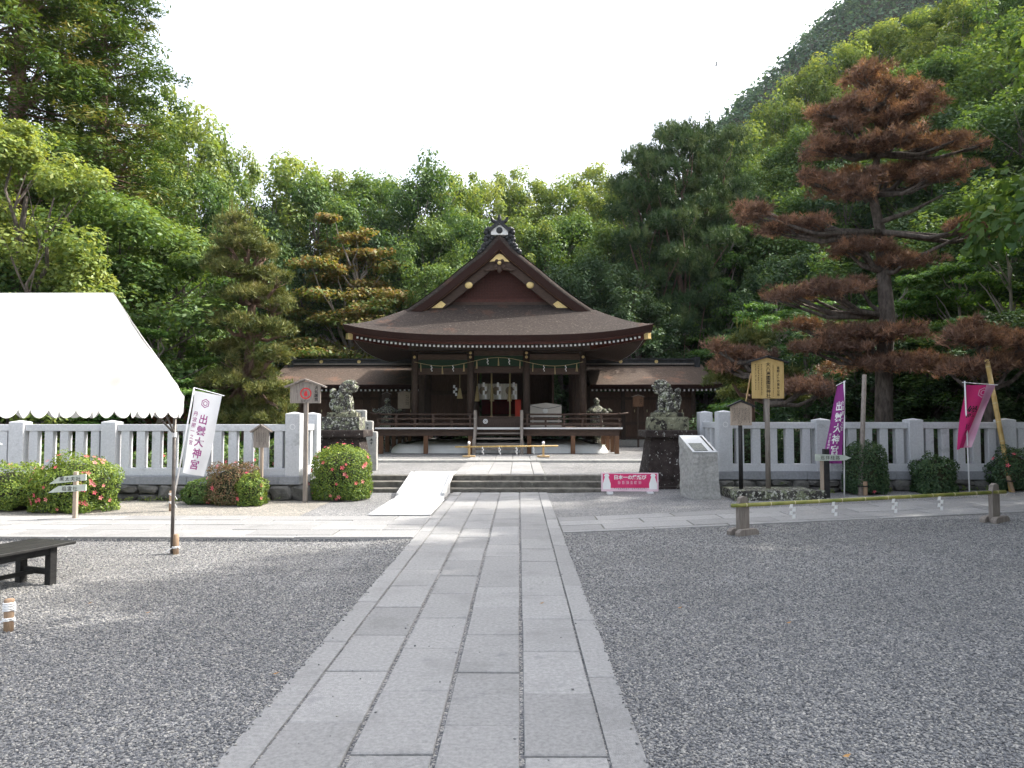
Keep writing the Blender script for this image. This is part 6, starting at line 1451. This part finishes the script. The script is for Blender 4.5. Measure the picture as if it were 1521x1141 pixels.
# trees outside the picture to the right: they throw the dappled shade over the court
many([('mid1', 1960, -700, 12.0, 9.0), ('fresh1', 2250, -900, 9.5, 9.0), ('mid2', 1900, -480, 17.0, 9), ('mid1', 3100, -1500, 6.5, 9), ('mid2', 2500, -1200, 11.0, 9), ('mid1', 2150, -1250, 8.2, 8.0), ('mid1', 3400, -2000, 4.6, 8.0), ('mid2', 4200, -2600, 3.4, 8)], ' beside the court, shading the gravel', 'court-side shade trees')

# two shaped pines
def shaped_pine(name, label, pads, Y, trunk_px, trunk_r, mat_, bark, per, length, width, limbs_px, seed, candles=(), tint=0.5, ragged=0, fat=1.0, thin=1.0):
    g = random.Random(seed); pads = [(p[0], p[1], p[2] * fat, p[3] * fat * (thin if p[1] > 190 else 1)) for p in pads]
    extra = []
    for p in pads:
        for q in range(ragged): extra.append((p[0] + g.uniform(-1.15, 1.15) * p[2], p[1] + g.uniform(-1.0, 0.7) * p[3], p[2] * g.uniform(0.18, 0.5), p[3] * g.uniform(0.4, 1.15)))
    pads = pads + extra; nd = Needles(seed); base = at(*trunk_px[0], Y); t = thing(name, (base.x, Y, -0.05), label, 'tree'); s = Y / F
    tr = MB().tube([at(px, py, Y + 0.25 * math.sin(i * 2.1)) if i else Vector((base.x, Y, -0.1)) for i, (px, py) in enumerate(trunk_px)], trunk_r, 12)
    for (px, py, rx, ry, *o) in pads:
        dy = o[0] if o else g.uniform(-0.9, 0.9); c = at(px, py, Y + dy); w = rx * s; h = ry * s
        n = max(2, int(rx / 11))
        for q in range(n):
            f = (q + 0.5) / n * 2 - 1; k = 1 - 0.45 * f * f
            for dd in (-0.45, 0.45):
                nd.pad((c.x + f * w * 0.72, c.y + dd * w * 0.55 + g.gauss(0, 0.12), c.z + g.gauss(0, h * 0.16) - 0.3 * h * f * f), (w * 0.85 / n + 0.16, w * 0.42 + 0.1, h * 0.85 * k), int(per * (rx / n / 12)), 7, length, width, tint + g.uniform(-0.16, 0.16))
        # limb from the trunk under the pad
        best = min(trunk_px[1:], key=lambda p: abs(p[1] - (py + 24)))
        a = at(best[0], best[1], Y); e = c + Vector((0, 0, -h * 0.35)); mid = a.lerp(e, 0.55) + Vector((0, 0, -0.10 - 0.05 * (e - a).length))
        tr.tube([a, a.lerp(mid, 0.5), mid, mid.lerp(e, 0.6), e], [0.075, 0.062, 0.048, 0.035, 0.015], 7)
        for q in range(5): tr.tube([mid.lerp(e, 0.5), e + Vector((g.uniform(-1, 1) * w * 0.8, g.uniform(-0.4, 0.4), g.uniform(-0.1, 0.5) * h))], [0.018, 0.005], 4)
    for (a, b) in limbs_px: tr.tube([at(*a, Y), at((a[0] + b[0]) / 2, (a[1] + b[1]) / 2 + 4, Y - 0.3), at(*b, Y - 0.6)], [0.07, 0.05, 0.025], 7)
    tr.build('trunk', bark, t, smooth=True)
    for (px, py, n, h) in candles:
        for q in range(n):
            c = at(px + g.uniform(-16, 16), py + g.uniform(-5, 8), Y + g.uniform(-0.4, 0.4)); P = np.array([[c.x, c.y, c.z + h * k / 14] for k in range(14)])
            nd.tufts(P, np.tile([0, 0, 1.0], (14, 1)), 6, 0.07, 0.012, np.full(14, 0.75), 0.22)
    me = nd.mesh('crown'); off = wloc(t); co = np.zeros(len(me.vertices) * 3, dtype=np.float32); me.vertices.foreach_get('co', co); co = co.reshape(-1, 3) - np.array(off, dtype=np.float32); me.vertices.foreach_set('co', co.ravel())
    link_mesh('crown', me, mat_, t, off); return t
shaped_pine('shaped_pine', 'sunlit shaped pine with tiered yellow-green pads before the left wing'.replace('left wing', 'bark-roofed wing'),
    [(348, 330, 13, 12), (354, 347, 24, 15), (342, 374, 28, 16), (384, 374, 22, 14), (398, 410, 22, 12), (342, 400, 26, 14), (385, 432, 34, 14), (412, 452, 15, 10), (350, 438, 22, 11), (352, 478, 28, 15), (396, 488, 32, 16), (343, 515, 32, 17), (404, 528, 32, 16), (370, 548, 38, 18), (335, 565, 32, 17), (402, 578, 36, 18), (372, 600, 44, 17), (325, 598, 24, 14), (410, 603, 18, 12), (350, 620, 40, 14), (390, 622, 34, 12)],
    19.2, [(366, 690), (368, 560), (372, 500), (374, 450), (368, 400), (360, 350)], [0.15, 0.13, 0.115, 0.10, 0.075, 0.03], 'needle_pine', 'bark_red', 105, 0.15, 0.021, [], 21, candles=[(345, 318, 7, 0.30), (362, 325, 6, 0.28), (330, 345, 4, 0.2)], tint=0.44, ragged=3, fat=0.92)
shaped_pine('dead_pine', 'tall dead pine with rust-brown needle pads behind the shaded fence',
    [(1285, 116, 38, 24), (1344, 138, 42, 22), (1302, 158, 54, 22), (1252, 180, 40, 18), (1338, 172, 46, 17), (1236, 222, 48, 18), (1323, 208, 50, 15), (1412, 212, 38, 14), (1252, 278, 46, 20), (1311, 262, 48, 15), (1400, 258, 50, 20), (1128, 316, 20, 15), (1176, 336, 42, 17), (1285, 366, 50, 15), (1454, 334, 50, 15), (1344, 388, 38, 13), (1172, 441, 30, 15), (1231, 430, 46, 12), (1285, 497, 88, 19), (1323, 541, 100, 17), (1225, 515, 45, 15)],
    18.3, [(1311, 660), (1313, 540), (1318, 470), (1312, 405), (1308, 345), (1296, 290), (1303, 230), (1300, 160)], [0.22, 0.20, 0.18, 0.155, 0.13, 0.10, 0.075, 0.03], 'needle_dead', 'bark', 74, 0.15, 0.021, [((1312, 470), (1238, 452)), ((1308, 330), (1400, 290)), ((1310, 400), (1440, 345))], 33, tint=0.54, ragged=4, fat=1.0, thin=0.72)
shaped_pine('dead_pine', 'smaller rust-brown dead pine propped by yellow bamboo behind the shaded fence', [(1449, 500, 44, 22), (1500, 538, 40, 15), (1440, 545, 40, 13), (1530, 505, 36, 18)], 17.0, [(1470, 660), (1468, 580), (1462, 530), (1460, 505)], [0.12, 0.10, 0.08, 0.03], 'needle_dead', 'bark', 110, 0.15, 0.021, [], 41, tint=0.48, ragged=3)
shaped_pine('low_pine', 'low green pine with upright pale candles behind the yellow sign', [(1115, 505, 28, 16), (1085, 560, 30, 16), (1150, 555, 36, 16), (1110, 585, 44, 16), (1170, 590, 34, 14)], 19.0, [(1118, 660), (1116, 590), (1114, 540), (1115, 512)], [0.10, 0.08, 0.06, 0.02], 'needle_pine', 'bark_red', 100, 0.15, 0.021, [], 43, candles=[(1110, 492, 9, 0.3), (1125, 495, 7, 0.3)], tint=0.36)
shaped_pine('browned_pine', 'rust-browned pine pad spreading low beside the yellow sign', [(1108, 530, 36, 17), (1080, 545, 18, 12), (1190, 575, 44, 13)], 17.6, [(1140, 660), (1138, 600), (1132, 555), (1120, 538)], [0.09, 0.07, 0.05, 0.02], 'needle_dead', 'bark', 110, 0.15, 0.021, [], 47, tint=0.58, ragged=3)

# far wood on the mountain: one mass
rng = np.random.default_rng(5); lv = Leaves(55)
cnt = 0
for _ in range(9000):
    x = rng.uniform(45, 260); y = rng.uniform(135, 250); z = mtn(x, y)
    if z < 18 or x / y > 0.75: continue
    c = (x, y, z + 0.6); r = rng.uniform(2.2, 4.6); lv.clump(c, (r, r, r * 0.95), 60, 0.9, 0.8, rng.uniform(0.15, 0.85), 0.55, 0.8, 0.12); cnt += 1
    if cnt > 2000: break
fm = lv.quads('far_wood'); o = link_mesh('far_wood', fm, 'leaf_far'); tag(o, 'bluish dense wood covering the far mountain flank', 'wood', kind='stuff')
# undergrowth on the hillside: one mass of low leaves
lv = Leaves(56); k = 0
while k < 1500:
    x = rng.uniform(-40, 46); y = rng.uniform(34, 60) if rng.random() < 0.55 else rng.uniform(14, 40)
    if y < 36.8 and x < 11.5 + 0.1 * (36 - y) and not (x < -14 and y > 21): continue
    r = rng.uniform(0.5, 1.1); lv.clump((x, y, hill(x, y) + 0.3 + r * 0.3), (r * 1.2, r * 1.2, r * 0.8), 60, 0.20, 0.8, rng.uniform(0.15, 0.6), 0.3); k += 1
o = link_mesh('undergrowth', lv.quads('undergrowth'), 'leaf_dark'); tag(o, 'dark low undergrowth covering the hill foot', 'undergrowth', kind='stuff')

# ================================================================== SHRUBS
def shrub(name, label, c, rx, ry, h, mat_, nleaf, leaf, flowers=0, seed=1, round_=True, fl_m=('petal', 'petal_pale'), cat='shrub', patchy=None, front=True):
    g = random.Random(seed); rn = np.random.default_rng(seed); x0, y0, z0 = c; s = thing(name, c, label, cat)
    n = nleaf; d = unit(rn.normal(size=(n, 3))); d[:, 2] = np.abs(d[:, 2]) * 1.25 - 0.62; d = unit(d)
    lump = 1 + (0.05 if round_ else 0.16) * (np.sin(d[:, 0] * 6 + seed) * np.cos(d[:, 1] * 5) + np.sin(d[:, 2] * 7 + seed * 2) * 0.6)
    rad = (0.80 + 0.22 * rn.random(n) ** 0.7) * lump
    sq = np.sign(d) * np.abs(d) ** 0.8; p = np.array([x0, y0, z0 + h * 0.40]) + sq * rad[:, None] * np.array([rx, ry, h * 0.60]); lo = p[:, 2] < z0 + 0.03; p[lo, 2] = z0 + 0.03 + rn.random(int(lo.sum())) * 0.12
    nn = unit(d * 0.9 + np.array([0, 0, 0.35]) + rn.normal(size=(n, 3)) * 0.55); t = unit(np.cross(nn, rn.normal(size=(n, 3))))
    lv = Leaves(seed); lv.P.append(p); lv.N.append(nn); lv.T.append(t); l = leaf * (0.7 + 0.6 * rn.random(n)); lv.L.append(l); lv.W.append(l * 0.5); lv.c.append(np.clip(0.50 + d[:, 2] * 0.12 + rn.normal(size=n) * 0.22, 0, 1))
    me = lv.quads('foliage'); co = np.zeros(len(me.vertices) * 3, dtype=np.float32); me.vertices.foreach_get('co', co); co = co.reshape(-1, 3) - np.array(c, dtype=np.float32); me.vertices.foreach_set('co', co.ravel())
    link_mesh('foliage', me, mat_, s, c)
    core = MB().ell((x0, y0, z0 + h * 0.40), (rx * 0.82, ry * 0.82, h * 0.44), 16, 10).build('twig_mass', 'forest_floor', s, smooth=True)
    st = MB()
    for k in range(7): st.tube([(x0 + g.uniform(-0.1, 0.1), y0 + g.uniform(-0.1, 0.1), z0 - 0.05), (x0 + g.uniform(-1, 1) * rx * 0.6, y0 + g.uniform(-1, 1) * ry * 0.6, z0 + h * 0.6)], [0.02, 0.008], 5)
    st.build('stems', 'bark', s)
    fm_ = {}
    for k in range(flowers):
        dv = Vector((g.gauss(0, 1), -abs(g.gauss(0, 1)) if front else g.gauss(0, 1), g.gauss(0.1, 0.8))).normalized()
        if dv.z < -0.5: continue
        sqv = Vector([math.copysign(abs(q) ** 0.8, q) for q in dv]); pc = Vector((x0 + sqv.x * rx * 1.03, y0 + sqv.y * ry * 1.03, z0 + h * 0.40 + sqv.z * h * 0.62))
        if pc.z < z0 + 0.05: continue
        m = g.choice(fl_m)
        if m not in fm_:
            b = MB(); 
            for q in range(5):
                a = q * 1.2566; w = 0.35
                b.add([(0, 0, 0), (0.6 * math.cos(a - w), 0.6 * math.sin(a - w), 0.28), (1.0 * math.cos(a), 1.0 * math.sin(a), 0.38), (0.6 * math.cos(a + w), 0.6 * math.sin(a + w), 0.28)], [(0, 1, 2, 3)])
            fm_[m] = b.mesh('blossom'); fm_[m].materials.append(MATS[m])
        sz = g.uniform(0.032, 0.052); link_mesh('blossom', fm_[m], None, s, pc, dv.to_track_quat('Z', 'Y').to_euler(), (sz, sz, sz))
    return s
c = at(507, 740, 14.75); shrub('round_azalea', 'clipped round azalea with scattered pink blossoms beside the steps', (c.x, 14.75, -0.02), 0.585, 0.56, 1.10, 'leaf_azalea', 15000, 0.042, 34, 2)
c = at(108, 740, 12.75); shrub('flowering_azalea', 'large azalea with many coral blossoms behind the arrow post', (c.x, 12.85, -0.02), 0.68, 0.52, 0.98, 'leaf_azalea', 14000, 0.045, 46, 3, False)
c = at(14, 740, 12.9); shrub('leafy_azalea', 'lower green azalea with few blossoms beside the large flowering one', (c.x, 13.0, -0.02), 0.55, 0.45, 0.80, 'leaf_azalea', 9000, 0.045, 9, 4, False)
c = at(345, 740, 13.75); shrub('dry_azalea', 'half-withered brown and green azalea under the white banner', (c.x, 13.85, -0.02), 0.50, 0.40, 0.80, 'leaf_dry', 8000, 0.042, 9, 5, False)
c = at(372, 740, 13.6); shrub('green_azalea', 'small yellow-green azalea growing out of the withered one', (c.x, 13.62, -0.02), 0.27, 0.25, 0.62, 'leaf_azalea', 4500, 0.042, 6, 6, False)
c = at(300, 745, 13.8); shrub('low_azalea', 'low leafy green shrub at the fence foot behind the stake', (c.x, 13.9, -0.02), 0.36, 0.28, 0.46, 'leaf_mid', 4000, 0.05, 4, 7, False)
c = at(1286, 735, 14.85); shrub('dark_clipped_shrub', 'tall dark clipped shrub behind the purple flag', (c.x, 14.85, 0.08), 0.42, 0.33, 1.08, 'leaf_dark', 9000, 0.045, 2, 8)
c = at(1386, 725, 14.9); shrub('loose_shrub', 'loose green shrub before the shaded fence between the two flags', (c.x, 14.85, 0.09), 0.40, 0.30, 0.80, 'leaf_dark', 5500, 0.055, 0, 9, False)
c = at(1508, 722, 14.95); shrub('red_flowered_shrub', 'dark shrub with red blossoms behind the bamboo prop', (c.x, 15.0, 0.12), 0.44, 0.30, 0.85, 'leaf_dark', 7000, 0.05, 10, 10, False, ('petal',))
# shrubs behind the fences, seen between the slats
for i, (x, y) in enumerate([(-12.5, 16.6), (-9.9, 16.2), (-8.2, 16.4), (-7.2, 17.2), (-6.2, 16.3), (-5.5, 17.6), (5.6, 18.0), (6.9, 17.4), (8.1, 17.8), (9.3, 17.2), (10.6, 17.6), (11.8, 17.0), (7.6, 20), (5.2, 20.5), (10, 20.4), (12.4, 19)]):
    shrub('garden_shrub', 'garden shrub growing behind the ' + ('sunlit' if x < 0 else 'shaded') + ' granite fence', (x, y, 0.0 if y < 16.7 else 0.28), 0.7, 0.6, 1.25 if x > 0 else 0.9, 'leaf_dark' if x > 0 else 'leaf_mid', 2600, 0.085, 8 if x < 0 else 0, 60 + i, False)['group'] = 'garden shrubs behind the ' + ('sunlit' if x < 0 else 'shaded') + ' fence'
# weeds at the fence foot
lv = Leaves(91); g = random.Random(9)
for k in range(150):
    x = g.choice((g.uniform(-11, -4.6), g.uniform(-9, -5), g.uniform(4.4, 11))); y = (14.32 if x < 0 else 15.1) - abs(g.gauss(0, 0.07)); lv.clump((x, y, gz(x, y) + 0.05), (0.06, 0.05, 0.07), 9, 0.06, 0.4, g.uniform(0.3, 0.8), 0.1, 0.35)
o = link_mesh('weeds', lv.quads('weeds'), 'leaf_fresh'); tag(o, 'scattered weeds at the foot of the granite fences', 'weeds', kind='stuff')
# fallen leaves on the gravel and path
for i, (px, py) in enumerate(((134, 895), (220, 910), (1258, 1128), (1172, 930), (805, 897), (1010, 905), (410, 1002))):
    d = ray(px, py); p = EYE + d * ((0.0 - 1.6) / d.z); b = MB(); r = 0.022
    b.add([(p.x - r, p.y, gz(p.x, p.y) + 0.018), (p.x, p.y - r * 0.6, gz(p.x, p.y) + 0.02), (p.x + r, p.y + 0.004, gz(p.x, p.y) + 0.03), (p.x, p.y + r * 0.6, gz(p.x, p.y) + 0.022)], [(0, 1, 2, 3)])
    tag(b.build('fallen_leaf', 'dead_leaf'), 'single dry brown leaf fallen on the paved court', 'leaf', 'fallen leaves on the court')
# ================================================================== HAZE
hm = bpy.data.materials.new('haze_air'); hm.use_nodes = True; hn = hm.node_tree.nodes; hn.remove(hn['Principled BSDF'])
pv = hn.new('ShaderNodeVolumePrincipled'); pv.inputs['Color'].default_value = (0.86, 0.91, 1.0, 1); pv.inputs['Density'].default_value = 0.00013; pv.inputs['Anisotropy'].default_value = 0.3
hm.node_tree.links.new(pv.outputs[0], hn['Material Output'].inputs['Volume']); MATS['haze_air'] = hm
tag(MB().box(-950, 950, -520, 1250, -4, 240).build('haze', 'haze_air'), kind='stuff')
